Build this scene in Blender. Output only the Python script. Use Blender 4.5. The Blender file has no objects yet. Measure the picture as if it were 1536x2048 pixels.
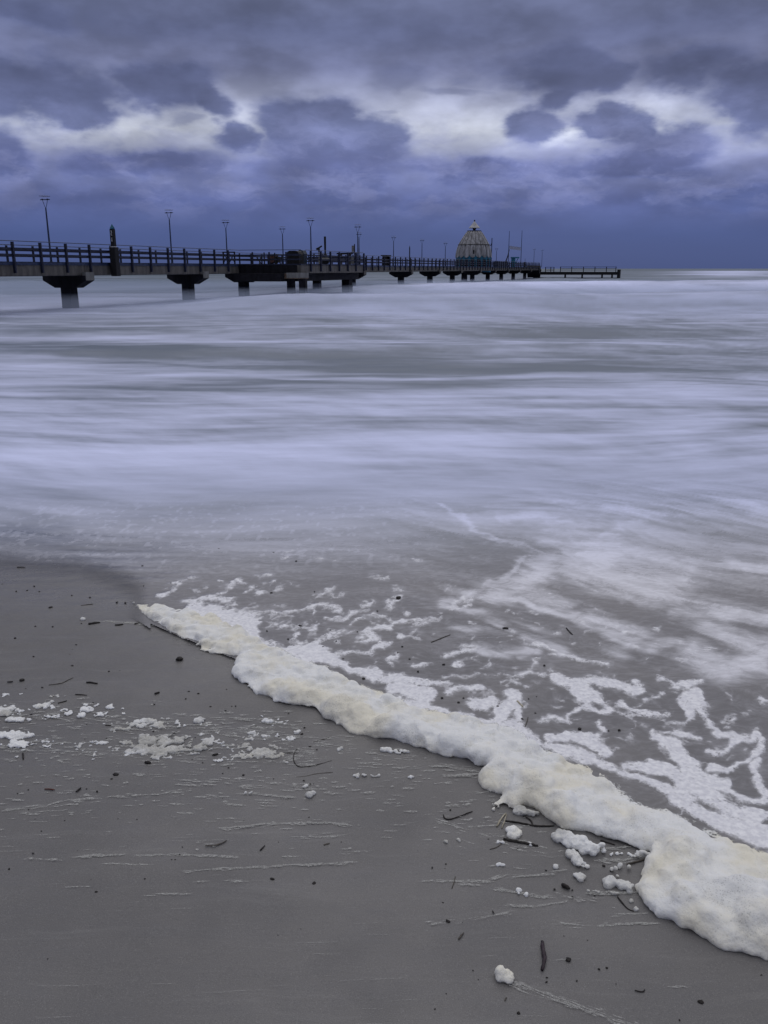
import bpy, bmesh, math, random
import numpy as np
from mathutils import Vector, Matrix
random.seed(7); rng=np.random.default_rng(7)
S=bpy.context.scene; C=S.collection
R=math.radians
# ---------------------------------------------------------------- camera
F=1700.0; TH=math.atan(487/F); H=2.6; CT,ST=math.cos(TH),math.sin(TH)
cam=bpy.data.objects.new('camera',bpy.data.cameras.new('camera')); C.objects.link(cam); S.camera=cam
cam.location=(0,0,H); cam.rotation_euler=(math.pi/2-TH,0,0)
cam.data.sensor_fit='VERTICAL'; cam.data.sensor_height=36; cam.data.lens=F/2048*36
cam.data.clip_start=.05; cam.data.clip_end=40000
S.view_settings.view_transform='Standard'; S.view_settings.look='None'; S.view_settings.exposure=0.0; S.view_settings.gamma=1
# ---------------------------------------------------------------- node helper
def s2l(c):
    c=c/255.0
    return c/12.92 if c<=.04045 else ((c+.055)/1.055)**2.4
def rgb(r,g,b): return (s2l(r),s2l(g),s2l(b),1)
class N:
    def __init__(s,tree): s.t=tree; s.n=tree.nodes; s.l=tree.links
    def node(s,ty,**kw):
        x=s.n.new(ty)
        for k,v in kw.items(): setattr(x,k,v)
        return x
    def put(s,sock,v):
        if v is None: return
        if isinstance(v,bpy.types.NodeSocket): s.l.new(v,sock)
        else: sock.default_value=v
    def m(s,op,a,b=None,c=None,clamp=False):
        x=s.node('ShaderNodeMath',operation=op,use_clamp=clamp)
        s.put(x.inputs[0],a); s.put(x.inputs[1],b); s.put(x.inputs[2],c); return x.outputs[0]
    def v(s,op,a,b=None,c=None,out=0):
        x=s.node('ShaderNodeVectorMath',operation=op)
        s.put(x.inputs[0],a); s.put(x.inputs[1],b); s.put(x.inputs[2],c); return x.outputs[out]
    def ss(s,a,lo,hi):
        x=s.node('ShaderNodeMapRange',interpolation_type='SMOOTHSTEP')
        s.put(x.inputs[0],a); x.inputs[1].default_value=lo; x.inputs[2].default_value=hi; return x.outputs[0]
    def mr(s,a,lo,hi,c,d):
        x=s.node('ShaderNodeMapRange')
        s.put(x.inputs[0],a)
        for i,q in enumerate((lo,hi,c,d)): x.inputs[i+1].default_value=q
        return x.outputs[0]
    def mix(s,f,a,b,mode='MIX'):
        x=s.node('ShaderNodeMix',data_type='RGBA',blend_type=mode)
        s.put(x.inputs[0],f); s.put(x.inputs[6],a); s.put(x.inputs[7],b); return x.outputs[2]
    def noise(s,vec,scale,detail=4,rough=.5,col=False,dist=0):
        x=s.node('ShaderNodeTexNoise'); s.put(x.inputs['Vector'],vec)
        x.inputs['Scale'].default_value=scale; x.inputs['Detail'].default_value=detail; x.inputs['Roughness'].default_value=rough
        x.inputs['Distortion'].default_value=dist
        return x.outputs[1 if col else 0]
    def voro(s,vec,scale,feature='F1'):
        x=s.node('ShaderNodeTexVoronoi',feature=feature); s.put(x.inputs['Vector'],vec); x.inputs['Scale'].default_value=scale
        return x.outputs['Distance']
    def ramp(s,f,stops,interp='EASE'):
        x=s.node('ShaderNodeValToRGB'); r=x.color_ramp; r.interpolation=interp
        while len(r.elements)<len(stops): r.elements.new(.5)
        for e,(p,c) in zip(r.elements,stops): e.position=p; e.color=c
        s.put(x.inputs[0],f); return x.outputs[0]
    def xyz(s,x_,y_,z_):
        x=s.node('ShaderNodeCombineXYZ'); s.put(x.inputs[0],x_); s.put(x.inputs[1],y_); s.put(x.inputs[2],z_); return x.outputs[0]
    def sep(s,v):
        x=s.node('ShaderNodeSeparateXYZ'); s.put(x.inputs[0],v); return x.outputs
    def attr(s,name): return s.node('ShaderNodeAttribute',attribute_name=name).outputs['Fac']
    def bump(s,h,strength,dist,normal=None):
        x=s.node('ShaderNodeBump'); s.put(x.inputs['Height'],h); x.inputs['Strength'].default_value=strength; x.inputs['Distance'].default_value=dist
        if normal is not None: s.put(x.inputs['Normal'],normal)
        return x.outputs[0]
def raydir(px,py):
    dx=(px-768)/F; dy=(1024-py)/F
    return dx, CT+dy*ST, -ST+dy*CT
def azel(px,py):
    x,y,z=raydir(px,py); return math.degrees(math.atan2(x,y)), math.degrees(math.atan2(z,math.hypot(x,y)))
# ---------------------------------------------------------------- world: stormy dusk sky
SUN_EL,SUN_AZ=38,12
w=bpy.data.worlds.new('World'); S.world=w; w.use_nodes=True
g=N(w.node_tree); g.n.clear()
d=g.node('ShaderNodeTexCoord').outputs['Generated']
d=g.v('NORMALIZE',d); dx,dy,dz=g.sep(d)
az=g.m('MULTIPLY',g.m('ARCTAN2',dx,dy),57.2958); el=g.m('MULTIPLY',g.m('ARCSINE',dz),57.2958)
ns=g.v('MULTIPLY',d,(1,1,2.0))
wn=g.v('SUBTRACT',g.noise(ns,5.5,5,.55,True),(.5,.5,.5))
wn2=g.v('SUBTRACT',g.noise(g.v('ADD',ns,(7,3,1)),22,5,.55,True),(.5,.5,.5))
P0=g.xyz(az,el,0.0)
P=g.v('ADD',P0,g.v('MULTIPLY',wn,(6,3.6,0))); P=g.v('ADD',P,g.v('MULTIPLY',wn2,(2.4,1.5,0)))
def field(blobs):
    f=None
    for (x,y,rx,ry) in blobs:
        a,e=azel(x,y); a2,_=azel(x+rx,y); _,e2=azel(x,y-ry)
        q=g.v('MULTIPLY',g.v('SUBTRACT',P,(a,e,0)),(1/max(a2-a,.1),1/max(e2-e,.1),0))
        L=g.v('LENGTH',q,out=1)
        if f is None: f=L
        else: f=g.m('SMOOTH_MIN',f,L,.18)
    return f
dark=[(40,185,200,75),(185,235,70,36),(340,172,120,52),(420,195,60,34),(10,310,70,70),
 (605,240,88,66),(650,215,70,40),(700,280,92,62),(640,330,150,70),(480,275,50,40),(300,330,170,38),
 (1110,140,130,64),(1045,235,62,40),(1100,190,60,26),(1190,150,100,40),(1400,150,130,48),(1520,190,120,70),(1185,240,66,30),(1240,268,60,26),(1320,285,120,38),
 (1250,330,200,28),(960,345,180,28),(60,25,120,40),(1480,390,200,30)]
faint=[(812,150,62,34),(905,178,60,12),(745,225,40,10),(380,238,34,10),(160,300,34,12),(700,60,260,40),(1300,60,260,34),(330,60,160,30),(1000,110,60,20)]
fd=field(dark)
def billow(sc,off): 
    x=g.node('ShaderNodeTexVoronoi',feature='SMOOTH_F1'); g.put(x.inputs['Vector'],g.v('ADD',g.v('MULTIPLY',d,(1,1,1.5)),g.v('ADD',g.v('MULTIPLY',wn2,(.035,.035,.035)),off))); x.inputs['Scale'].default_value=sc; x.inputs['Smoothness'].default_value=.5
    return x.outputs['Distance']
b1=billow(15,(0,0,0)); b2=g.voro(g.v('ADD',g.v('MULTIPLY',d,(1,1,1.5)),g.v('MULTIPLY',wn2,(.05,.05,.05))),34)
bil=g.m('ADD',g.m('MULTIPLY',g.m('SUBTRACT',b1,.42),1.0),g.m('MULTIPLY',g.m('SUBTRACT',b2,.42),.40))
fd=g.m('ADD',fd,g.m('MULTIPLY',bil,.62))
fine=g.noise(ns,9,5,.55); fine2=g.noise(g.v('MULTIPLY',d,(1,1,3.5)),13,6,.55)
mask=g.ss(g.m('ADD',fd,g.m('ADD',g.m('MULTIPLY',g.m('SUBTRACT',fine,.5),.8),g.m('MULTIPLY',g.m('SUBTRACT',fine2,.5),.35))),1.46,.72)
def pos(y):
    return (azel(768,y)[1]+2)/92.0
# bright upper layer by elevation
base=g.ramp(g.mr(el,-2,90,0,1),[(0,rgb(64,80,130)),(pos(537),rgb(70,86,136)),(pos(470),rgb(76,92,146)),(pos(400),rgb(100,110,166)),(pos(330),rgb(156,162,210)),(pos(265),rgb(232,234,252)),(pos(205),rgb(200,203,234)),(pos(140),rgb(140,144,184)),(pos(60),rgb(116,122,160)),(pos(0),rgb(110,116,152)),
   ((24+2)/92,(.30,.32,.44,1)),((40+2)/92,(.78,.79,.86,1)),(1,(1.0,1.0,1.04,1))],'LINEAR')
cl=g.ramp(g.mr(el,-2,90,0,1),[(0,rgb(64,80,130)),(pos(537),rgb(70,86,136)),(pos(470),rgb(74,90,145)),(pos(400),rgb(86,98,152)),(pos(330),rgb(104,112,164)),(pos(260),rgb(102,110,156)),(pos(180),rgb(92,98,136)),(pos(60),rgb(90,96,132)),(pos(0),rgb(98,104,138)),
   ((24+2)/92,(.22,.24,.34,1)),((40+2)/92,(.72,.73,.8,1)),(1,(.95,.95,1.0,1))],'LINEAR')
# the bright gap is strongest in three places
def glow(x,y,rx,ry):
    a,e=azel(x,y); a2,_=azel(x+rx,y); _,e2=azel(x,y-ry)
    q=g.v('MULTIPLY',g.v('SUBTRACT',P,(a,e,0)),(1/(a2-a),1/(e2-e),0))
    return g.ss(g.v('LENGTH',q,out=1),1.0,0.0)
gl=None
for b in [(860,245,330,110),(200,265,330,70),(470,220,130,80),(1440,290,170,40),(1250,215,160,30),(1090,262,120,30)]:
    x=glow(*b); gl=x if gl is None else g.m('MAXIMUM',gl,x)
low_=g.ss(el,17,14)
gl=g.m('ADD',g.m('MULTIPLY',gl,.85),.2,clamp=True)
dull=g.mix(low_,base,g.mix(.5,cl,base))
base=g.mix(gl,dull,base)
mask2=g.m('MULTIPLY',g.ss(g.m('ADD',field(faint),g.m('MULTIPLY',g.m('SUBTRACT',fine2,.5),1.0)),1.5,.5),.5)
mask=g.m('MAXIMUM',mask,mask2)
col=g.mix(g.m('MULTIPLY',mask,.95),base,cl)
col=g.mix(g.ss(el,24,13),col,(.93,.965,.95,1),'MULTIPLY')
# soft lumps and wisps in the deck
lump=g.ss(g.noise(g.v('MULTIPLY',d,(1,1,2.4)),16,4,.5),.35,.72)
big=g.noise(g.v('MULTIPLY',d,(1,1,2)),7,3,.5)
shade=g.m('ADD',.74,g.m('ADD',g.m('MULTIPLY',lump,.30),g.m('MULTIPLY',g.ss(big,.35,.65),.24)))
edge=g.m('MULTIPLY',g.m('MULTIPLY',mask,g.ss(fd,.5,1.1)),.20)
shade=g.m('ADD',shade,edge)
shade=g.m('SUBTRACT',shade,g.m('MULTIPLY',bil,.22))
band=g.m('MULTIPLY',g.ss(el,2.2,5.2),g.ss(el,11,6.5))
wisp=g.m('MULTIPLY',band,g.ss(g.noise(g.v('MULTIPLY',g.v('ADD',d,g.v('MULTIPLY',wn2,(.05,.05,.03))),(1,1,2.8)),14,6,.6),.44,.66))
flat=g.ss(el,1.2,4.6)
shade=g.m('ADD',g.m('MULTIPLY',shade,flat),g.m('SUBTRACT',1,flat))
col=g.mix(g.m('MULTIPLY',wisp,.42),col,rgb(146,153,200))
streak=g.noise(g.v('MULTIPLY',d,(1,1,9)),5,5,.6)
shade=g.m('MULTIPLY',shade,g.m('ADD',.93,g.m('MULTIPLY',streak,.08)))
col=g.v('SCALE',col); 
g.l.new(shade,col.node.inputs['Scale'])
sky=g.node('ShaderNodeTexSky',sky_type='NISHITA',sun_disc=False,sun_elevation=R(SUN_EL),sun_rotation=R(SUN_AZ))
bg1=g.node('ShaderNodeBackground'); g.l.new(sky.outputs[0],bg1.inputs[0]); bg1.inputs[1].default_value=.05
bg2=g.node('ShaderNodeBackground'); g.l.new(col,bg2.inputs[0]); bg2.inputs[1].default_value=1.0
mx=g.node('ShaderNodeMixShader'); mx.inputs[0].default_value=.97   # the overcast hides nearly all of the blue sky
g.l.new(bg1.outputs[0],mx.inputs[1]); g.l.new(bg2.outputs[0],mx.inputs[2])
o=g.node('ShaderNodeOutputWorld'); g.l.new(mx.outputs[0],o.inputs[0])
# ---------------------------------------------------------------- sun, veiled
sl=bpy.data.lights.new('sun','SUN'); sl.energy=.5; sl.angle=R(70); sl.color=(1,.95,.88)
so=bpy.data.objects.new('sun',sl); C.objects.link(so)
sd=Vector((math.sin(R(SUN_AZ))*math.cos(R(SUN_EL)),math.cos(R(SUN_AZ))*math.cos(R(SUN_EL)),math.sin(R(SUN_EL))))
so.rotation_euler=sd.to_track_quat('Z','Y').to_euler()
# ---------------------------------------------------------------- numpy noise
def _h(ix,iy,iz,seed):
    n=(ix*374761393+iy*668265263+iz*2147483647+seed*974634777)&0xffffffff
    n=((n^(n>>13))*1274126177)&0xffffffff
    n=((n^(n>>16))*2246822519)&0xffffffff
    return ((n^(n>>15))&0xffffff)/float(0xffffff)*2-1
def vnoise(x,y,z=None,seed=0):
    x=np.asarray(x,float); y=np.asarray(y,float)
    ix=np.floor(x).astype(np.int64); iy=np.floor(y).astype(np.int64)
    fx=x-ix; fy=y-iy; fx=fx*fx*fx*(fx*(fx*6-15)+10); fy=fy*fy*fy*(fy*(fy*6-15)+10)
    if z is None:
        a=_h(ix,iy,0,seed); b=_h(ix+1,iy,0,seed); c=_h(ix,iy+1,0,seed); e=_h(ix+1,iy+1,0,seed)
        return (a+(b-a)*fx)*(1-fy)+(c+(e-c)*fx)*fy
    iz=np.floor(z).astype(np.int64); fz=z-iz; fz=fz*fz*(3-2*fz)
    r=[]
    for k in (0,1):
        a=_h(ix,iy,iz+k,seed); b=_h(ix+1,iy,iz+k,seed); c=_h(ix,iy+1,iz+k,seed); e=_h(ix+1,iy+1,iz+k,seed)
        r.append((a+(b-a)*fx)*(1-fy)+(c+(e-c)*fx)*fy)
    return r[0]*(1-fz)+r[1]*fz
def fbm(x,y,z=None,oct=4,seed=0,gain=.5):
    s=0;a=1;t=0
    for i in range(oct):
        k=2.03**i
        s=s+a*vnoise(x*k+i*13.7,y*k+i*7.3,None if z is None else z*k+i*3.1,seed+i); t+=a; a*=gain
    return s/t*1.5
def sstep(x,a,b):
    t=np.clip((x-a)/(b-a),0,1); return t*t*(3-2*t)
# ---------------------------------------------------------------- shape of the shore
GY=np.array([-60,0,2,6,10,14,20,28,40,70,400]); GZ=np.array([3.2,1.16,1.10,.96,.80,.60,.18,-.5,-1.4,-3,-6])
WY=np.array([0,2,6,10,14,20,28,40,60,90]); WZ=np.array([1.16,1.10,.97,.83,.67,.45,.22,.08,0,0])
def smooth_interp(y,xs,zs):
    return (np.interp(y-.6,xs,zs)+np.interp(y,xs,zs)*2+np.interp(y+.6,xs,zs))/4
def ground(x,y): return smooth_interp(y,GY,GZ)+.012*vnoise(x*.45+3,y*.6,seed=5)*sstep(np.abs(y),0,3)
def wmean(x,y): return smooth_interp(y,WY,WZ)+.004+.012*vnoise(x*.45+3,y*.6,seed=5)*sstep(np.abs(y),0,3)*(1-sstep(y,6,12))
def px2w(px,py,surf=ground,off=0.0):
    px=np.asarray(px,float); py=np.asarray(py,float)
    dx,dy,dz=raydir(px,py); t=np.full(np.shape(px),3.0)
    for _ in range(60):
        z=surf(dx*t,dy*t)+off
        t=t*.4+.6*np.clip((H-z)/np.maximum(-dz,1e-5),.2,1e5)
    return dx*t,dy*t,surf(dx*t,dy*t)+off
def w2px(x,y,z):
    zc=y*CT+(H-z)*ST; yc=-(y*ST)+(z-H)*CT
    yc=y*ST+(z-H)*CT
    return 768+F*x/zc, 1024-F*yc/zc
# ---------------------------------------------------------------- scene helpers
def tag(o,label=None,cat=None,group=None,kind=None):
    if label: o['label']=label
    if cat: o['category']=cat
    if group: o['group']=group
    if kind: o['kind']=kind
    return o
def link(name,me,mat=None,parent=None):
    o=bpy.data.objects.new(name,me); C.objects.link(o)
    if mat: 
        if len(me.materials)==0: me.materials.append(mat)
    if parent is not None: o.parent=parent
    return o
def empty(name,loc=(0,0,0),rz=0):
    o=bpy.data.objects.new(name,None); C.objects.link(o); o.location=loc; o.rotation_euler=(0,0,rz); o.empty_display_size=.1; return o
class MB:
    def __init__(s): s.v=[]; s.f=[]
    def add(s,vs,fs):
        b=len(s.v); s.v+= [tuple(v) for v in vs]; s.f+=[tuple(b+i for i in f) for f in fs]; return s
    def box(s,x0,x1,y0,y1,z0,z1):
        v=[(x,y,z) for x in (x0,x1) for y in (y0,y1) for z in (z0,z1)]
        return s.add(v,[(0,1,3,2),(4,6,7,5),(0,4,5,1),(2,3,7,6),(0,2,6,4),(1,5,7,3)])
    def prism(s,poly,y0,y1,axis='y'):
        n=len(poly); 
        if axis=='y': v=[(p[0],y,p[1]) for y in (y0,y1) for p in poly]
        elif axis=='x': v=[(y,p[0],p[1]) for y in (y0,y1) for p in poly]
        else: v=[(p[0],p[1],y) for y in (y0,y1) for p in poly]
        f=[tuple(range(n)),tuple(range(2*n-1,n-1,-1))]+[(i,i+n,(i+1)%n+n,(i+1)%n) for i in range(n)]
        return s.add(v,f)
    def tube(s,pts,rad,seg=8,jit=0):
        pts=[Vector(p) for p in pts]; n=len(pts)
        if not hasattr(rad,'__len__'): rad=[rad]*n
        rows=[]; up=Vector((.13,.21,.97))
        for i,p in enumerate(pts):
            t=(pts[min(i+1,n-1)]-pts[max(i-1,0)]).normalized()
            if abs(t.dot(up))>.95: up=Vector((1,.1,.05))
            a=t.cross(up).normalized(); b=t.cross(a)
            rows.append([p+(a*math.cos(2*math.pi*k/seg)+b*math.sin(2*math.pi*k/seg))*rad[i]*(1+jit*(random.random()-.5)) for k in range(seg)])
        v=[q for r in rows for q in r]; f=[]
        for i in range(n-1):
            for k in range(seg): f.append((i*seg+k,i*seg+(k+1)%seg,(i+1)*seg+(k+1)%seg,(i+1)*seg+k))
        f.append(tuple(range(seg-1,-1,-1))); f.append(tuple((n-1)*seg+k for k in range(seg)))
        return s.add(v,f)
    def lathe(s,prof,seg=32,c=(0,0),mod=None):
        v=[];f=[]
        for i,(r,z) in enumerate(prof):
            for k in range(seg):
                a=2*math.pi*k/seg; rr=r*(mod(a,i) if mod else 1); v.append((c[0]+rr*math.cos(a),c[1]+rr*math.sin(a),z))
        for i in range(len(prof)-1):
            for k in range(seg): f.append((i*seg+k,i*seg+(k+1)%seg,(i+1)*seg+(k+1)%seg,(i+1)*seg+k))
        f.append(tuple(range(seg-1,-1,-1))); f.append(tuple((len(prof)-1)*seg+k for k in range(seg)))
        return s.add(v,f)
    def mesh(s,name,smooth=False):
        me=bpy.data.meshes.new(name); me.from_pydata(s.v,[],s.f)
        bm=bmesh.new(); bm.from_mesh(me); bmesh.ops.recalc_face_normals(bm,faces=bm.faces); bm.to_mesh(me); bm.free()
        if smooth: me.shade_smooth()
        return me
    def build(s,name,mat,parent=None,smooth=False): return link(name,s.mesh(name,smooth),mat,parent)
def grid_mesh(name,X,Y,Z,keep=None):
    ny,nx=X.shape; me=bpy.data.meshes.new(name)
    idx=np.arange(nx*ny).reshape(ny,nx)
    q=np.stack([idx[:-1,:-1],idx[:-1,1:],idx[1:,1:],idx[1:,:-1]],-1).reshape(-1,4)
    used=None
    if keep is not None:
        k=keep.ravel()[q].any(1); q=q[k]
    co=np.stack([X,Y,Z],-1).reshape(-1,3)
    used=np.unique(q); mp=np.full(nx*ny,-1); mp[used]=np.arange(len(used)); q=mp[q]; co=co[used]
    me.vertices.add(len(co)); me.vertices.foreach_set('co',co.ravel().astype(np.float32))
    me.loops.add(q.size); me.loops.foreach_set('vertex_index',q.ravel().astype(np.int32))
    me.polygons.add(len(q)); me.polygons.foreach_set('loop_start',np.arange(0,q.size,4,dtype=np.int32))
    me.update(calc_edges=True); me.validate(); me.shade_smooth()
    return me,used
def set_attr(me,name,vals):
    a=me.attributes.new(name,'FLOAT','POINT'); a.data.foreach_set('value',np.asarray(vals,np.float32))
def material(name):
    m=bpy.data.materials.new(name); m.use_nodes=True; n=N(m.node_tree); n.n.clear()
    p=n.node('ShaderNodeBsdfPrincipled'); o=n.node('ShaderNodeOutputMaterial'); n.l.new(p.outputs[0],o.inputs[0])
    return m,n,p,o
def simple(name,c,rough=.6,var=.25,scale=6,metal=0,bump=.0,streak=False):
    m,n,p,o=material(name); tc=n.node('ShaderNodeTexCoord').outputs['Object']
    if streak: tc=n.v('MULTIPLY',tc,(1,1,.18))
    f=n.noise(tc,scale,5,.6)
    a=tuple(x*(1-var) for x in c)+(1,); b=tuple(min(1,x*(1+var)) for x in c)+(1,)
    n.put(p.inputs['Base Color'],n.mix(n.ss(f,.3,.7),a,b)); p.inputs['Roughness'].default_value=rough; p.inputs['Specular IOR Level'].default_value=.25; p.inputs['Metallic'].default_value=metal
    if bump: n.put(p.inputs['Normal'],n.bump(f,bump,.02))
    return m
# ================================================================ BEACH
YF_X=np.array([-900,-200,0,150,265,300,400,480,600,700,800,900,1000,1100,1200,1300,1400,1536,1700,2400])
YF_Y=np.array([1105,1128,1140,1152,1203,1225,1268,1300,1360,1405,1440,1475,1520,1590,1635,1680,1760,1850,1930,2300])
def front(px): return np.interp(px,YF_X,YF_Y)
def nonuni(lo,hi,c0,c1,fine,grow=1.12,coarse=30):
    xs=list(np.arange(c0,c1,fine)); s=fine
    while xs[-1]<hi: s=min(s*grow,coarse); xs.append(xs[-1]+s)
    s=fine
    while xs[0]>lo: s=min(s*grow,coarse); xs.insert(0,xs[0]-s)
    return np.array(xs)
gx=nonuni(-300,300,-2.6,2.6,.02); gy=nonuni(-60,90,1.0,6.0,.02)
X,Y=np.meshgrid(gx,gy); Z=ground(X,Y)
nearw=np.exp(-((X/4)**2+((Y-3)/4)**2))
Z=Z+nearw*(.0022*fbm(X*4,Y*9,oct=3,seed=41)+.0012*vnoise(X*18,Y*24,seed=44))
me,used=grid_mesh('beach_sand',X,Y,Z)
PX,PY=w2px(X,np.maximum(Y,.6),Z)
fr=front(PX)
wet=sstep(PY-fr,150,-10)*(Y>.6)
set_attr(me,'wet',wet.ravel()[used])
m,n,p,o=material('wet_sand'); ob=n.node('ShaderNodeTexCoord').outputs['Object']
wet_=n.attr('wet'); big=n.noise(ob,1.3,4,.55); mid=n.noise(n.v('MULTIPLY',ob,(1,2.2,1)),7,5,.6); fin=n.noise(ob,420,2,.7); fin2=n.noise(ob,110,3,.7)
c=n.mix(n.ss(big,.3,.7),(.102,.098,.098,1),(.136,.130,.127,1))
c=n.mix(n.m('MULTIPLY',n.ss(mid,.4,.75),.35),c,(.105,.104,.110,1))
dr=n.noise(n.v('ADD',n.v('MULTIPLY',ob,(.55,8,1)),n.v('MULTIPLY',n.noise(ob,1.2,3,.5,True),(0,2.4,0))),2.6,6,.7)
c=n.mix(n.m('MULTIPLY',n.ss(dr,.52,.74),.34),c,(.205,.20,.195,1))
dk=n.noise(ob,3.1,5,.62)
c=n.mix(n.m('MULTIPLY',n.ss(dk,.52,.72),.32),c,(.078,.075,.078,1))
c=n.mix(n.m('MULTIPLY',wet_,.45),c,(.115,.110,.108,1))
c=n.mix(n.m('MULTIPLY',n.ss(fin,.54,.74),.5),c,(.27,.265,.26,1)); c=n.mix(n.m('MULTIPLY',n.ss(fin,.46,.28),.6),c,(.055,.055,.058,1))
c=n.mix(n.m('MULTIPLY',n.ss(fin2,.55,.75),.25),c,(.085,.085,.09,1))
n.put(p.inputs['Base Color'],c)
n.put(p.inputs['Roughness'],n.m('ADD',n.mr(n.noise(ob,2.0,4,.6),.35,.65,.38,.58),n.m('MULTIPLY',wet_,-.24))); p.inputs['Specular IOR Level'].default_value=.38
n.put(p.inputs['Normal'],n.bump(n.m('ADD',fin,n.m('MULTIPLY',fin2,1.4)),.35,.0018,n.bump(n.m('ADD',mid,n.m('MULTIPLY',dr,.5)),.38,.012)))
tag(link('beach_sand',me,m),kind='structure')
# ================================================================ SEA
rows=[]
yy=2300.0
while yy>537.35:
    rows.append(yy); yy-= 2.0 if yy>600 else (1.0 if yy>545 else .4)
    if yy<538.6: yy-=.0
    if yy<537.6: break
rows=np.array(rows+[537.5,537.3])
def rowY(py):
    dx,dy,dz=raydir(768.0,py); t=np.full(py.shape,3.0)
    for _ in range(80): t=t*.4+.6*(H-wmean(0*t,dy*t))/(-dz)
    return dy*t
RY=np.concatenate([rowY(rows),[16000]])
cxp=np.concatenate([np.linspace(-4200,-150,70)[:-1],np.arange(-150,1690,2.5),np.linspace(1690,5700,70)[1:]])
RX=(cxp-768)/F*1.0
# ratio X/Y of each column (constant along the column); horizon cos factor folded in
RX=RX*CT
Xs=RY[:,None]*RX[None,:]; Ys=np.repeat(RY[:,None],len(RX),1)
Zm=wmean(Xs,Ys); PX,PY=w2px(Xs,Ys,Zm)
lnY=np.log(Ys)
wx=fbm(Xs/(.9*Ys),lnY*3,oct=3,seed=90)
# --- low frequency foam cover, row table (photo rows to cover at x 0,512,1024,1536)
TY=np.array([537,541,546,552,560,568,580,600,615,640,665,690,712,730,748,775,820,860,900,940,980,1020,1060,1100,1140,1190,1260,1400])
TC=np.array([[.04,.04,.05,.10],[.05,.05,.06,.16],[.10,.10,.10,.42],[.18,.16,.16,.14],[.16,.15,.28,.40],[.16,.16,.62,.74],[.22,.30,.82,.74],[.52,.6,.72,.72],[.62,.62,.68,.70],[.40,.50,.56,.58],
 [.46,.50,.40,.52],[.40,.46,.42,.44],[.22,.18,.34,.42],[.24,.26,.18,.40],[.62,.30,.30,.42],[.74,.38,.44,.50],[.78,.66,.58,.64],[.80,.66,.50,.68],[.78,.86,.80,.78],[.74,.84,.78,.72],[.66,.74,.68,.62],[.54,.62,.58,.58],
 [.46,.50,.46,.54],[.44,.40,.28,.48],[.30,.26,.20,.46],[.14,.10,.12,.34],[0,0,.02,.16],[0,0,0,0]])
TX=np.array([-300,512,1024,1536])
def table(px,py):
    py=np.clip(py,537,1400); px=np.clip(px,-300,1536)
    cols=[np.interp(py,TY,TC[:,k]) for k in range(4)]
    out=np.zeros_like(px); tx=np.interp(px,TX,np.arange(4.)); i=np.clip(tx.astype(int),0,2); f=tx-i
    ck=np.stack(cols,0)
    a=np.take_along_axis(ck,i[None],0)[0]; b=np.take_along_axis(ck,i[None]+1,0)[0]
    return a*(1-f)+b*f
U=Xs/(.25*Ys); V=14*lnY; V=V+2.2*vnoise(U*.30,V*.07,seed=7)+.9*vnoise(U*.7,V*.16,seed=8)+.10*U
jig=26*vnoise(U*.6,V*.12,seed=3)
low=table(PX,PY+jig*sstep(PY,600,760)+3*vnoise(U*.8,V*.3,seed=4)*1)
st1=fbm(U*.8+wx*.5,V*.75+wx*1.3,oct=4,seed=11)
st2=fbm(U*1.5+wx,V*1.7+wx*1.3,oct=4,seed=21,gain=.55)
st3=fbm(U*3.6+st1*.5,V*3.3+U*1.2,oct=4,seed=31,gain=.6)
amp=.50*sstep(PY,538,575)*(1-.45*sstep(PY,880,1000))
# diagonal swirls of the backwash, near right
DX,DY=Xs+.35*vnoise(Xs*.7,Ys*.5,seed=61),Ys+.5*vnoise(Xs*.5,Ys*.4,seed=62)
ca,sa=math.cos(R(-52)),math.sin(R(-52))
du=DX*ca+DY*sa; dv=-DX*sa+DY*ca
sw=fbm(du*.9,dv*3.2,oct=5,seed=71,gain=.6)
sw2=fbm(du*2.2+sw,dv*7+sw,oct=4,seed=75,gain=.6)
swm=sstep(PX,620,1050)*sstep(PY,930,1040)*(1-sstep(PY,1260,1400))
mist=low*.92+amp*(st1*.50+st2*.50+st3*.24)*(1-swm)+swm*(.26*sw+.26*sw2+.12*fbm(du*6+sw2,dv*18+sw,oct=3,seed=78))
st4=fbm(U*7+V*.9,V*.7+wx*.8,oct=4,seed=51,gain=.6)
mist=mist+.20*st4*sstep(PY,552,575)*(1-sstep(PY,660,760))*sstep(PX,300,800)+.10*st4*sstep(PY,760,800)*(1-sstep(PY,900,1000))
# dark troughs and bright crest lines, swell shading painted into foam cover: (x,y,rx,ry,strength)
bx=PX+60*vnoise(U*.9,V*.25,seed=205); by=PY+7*vnoise(U*1.3,V*.2,seed=206)
for (x,y,rx,ry,k) in [(300,712,150,17,-.34),(640,718,130,11,-.20),(760,726,150,14,-.34),(60,690,160,12,-.18),(1060,662,260,16,-.20),(1400,662,180,12,-.14),(880,742,420,10,-.14),(500,770,260,10,-.16),(900,775,300,8,-.12),(900,858,240,12,-.26),(1250,730,260,10,-.10),(120,640,200,9,-.12),(240,562,330,12,-.14),
    (60,733,150,9,.34),(560,756,330,4,.26),(1000,758,300,3,.2),(1250,800,330,9,.22),(860,833,260,6,.22),(300,905,330,26,.16),(1000,888,420,9,.18),(150,600,200,8,.14),(1100,607,420,8,.16),(1350,625,220,7,.12),(1460,549,110,5,.8),(620,650,200,5,.12),(640,703,130,4,.16)]:
    mist=mist+k*np.exp(-((bx-x)/rx)**2-((by-y)/ry)**2)*(1+.35*st2)
# tiny foam dashes carried on the thin water
dash=sstep(fbm(Xs*26,Ys*17,oct=2,seed=81),.50,.8)*sstep(PY,985,1030)*(1-sstep(PY,1100,1190))*(1-.7*swm)
mist=mist+.16*dash
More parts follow.
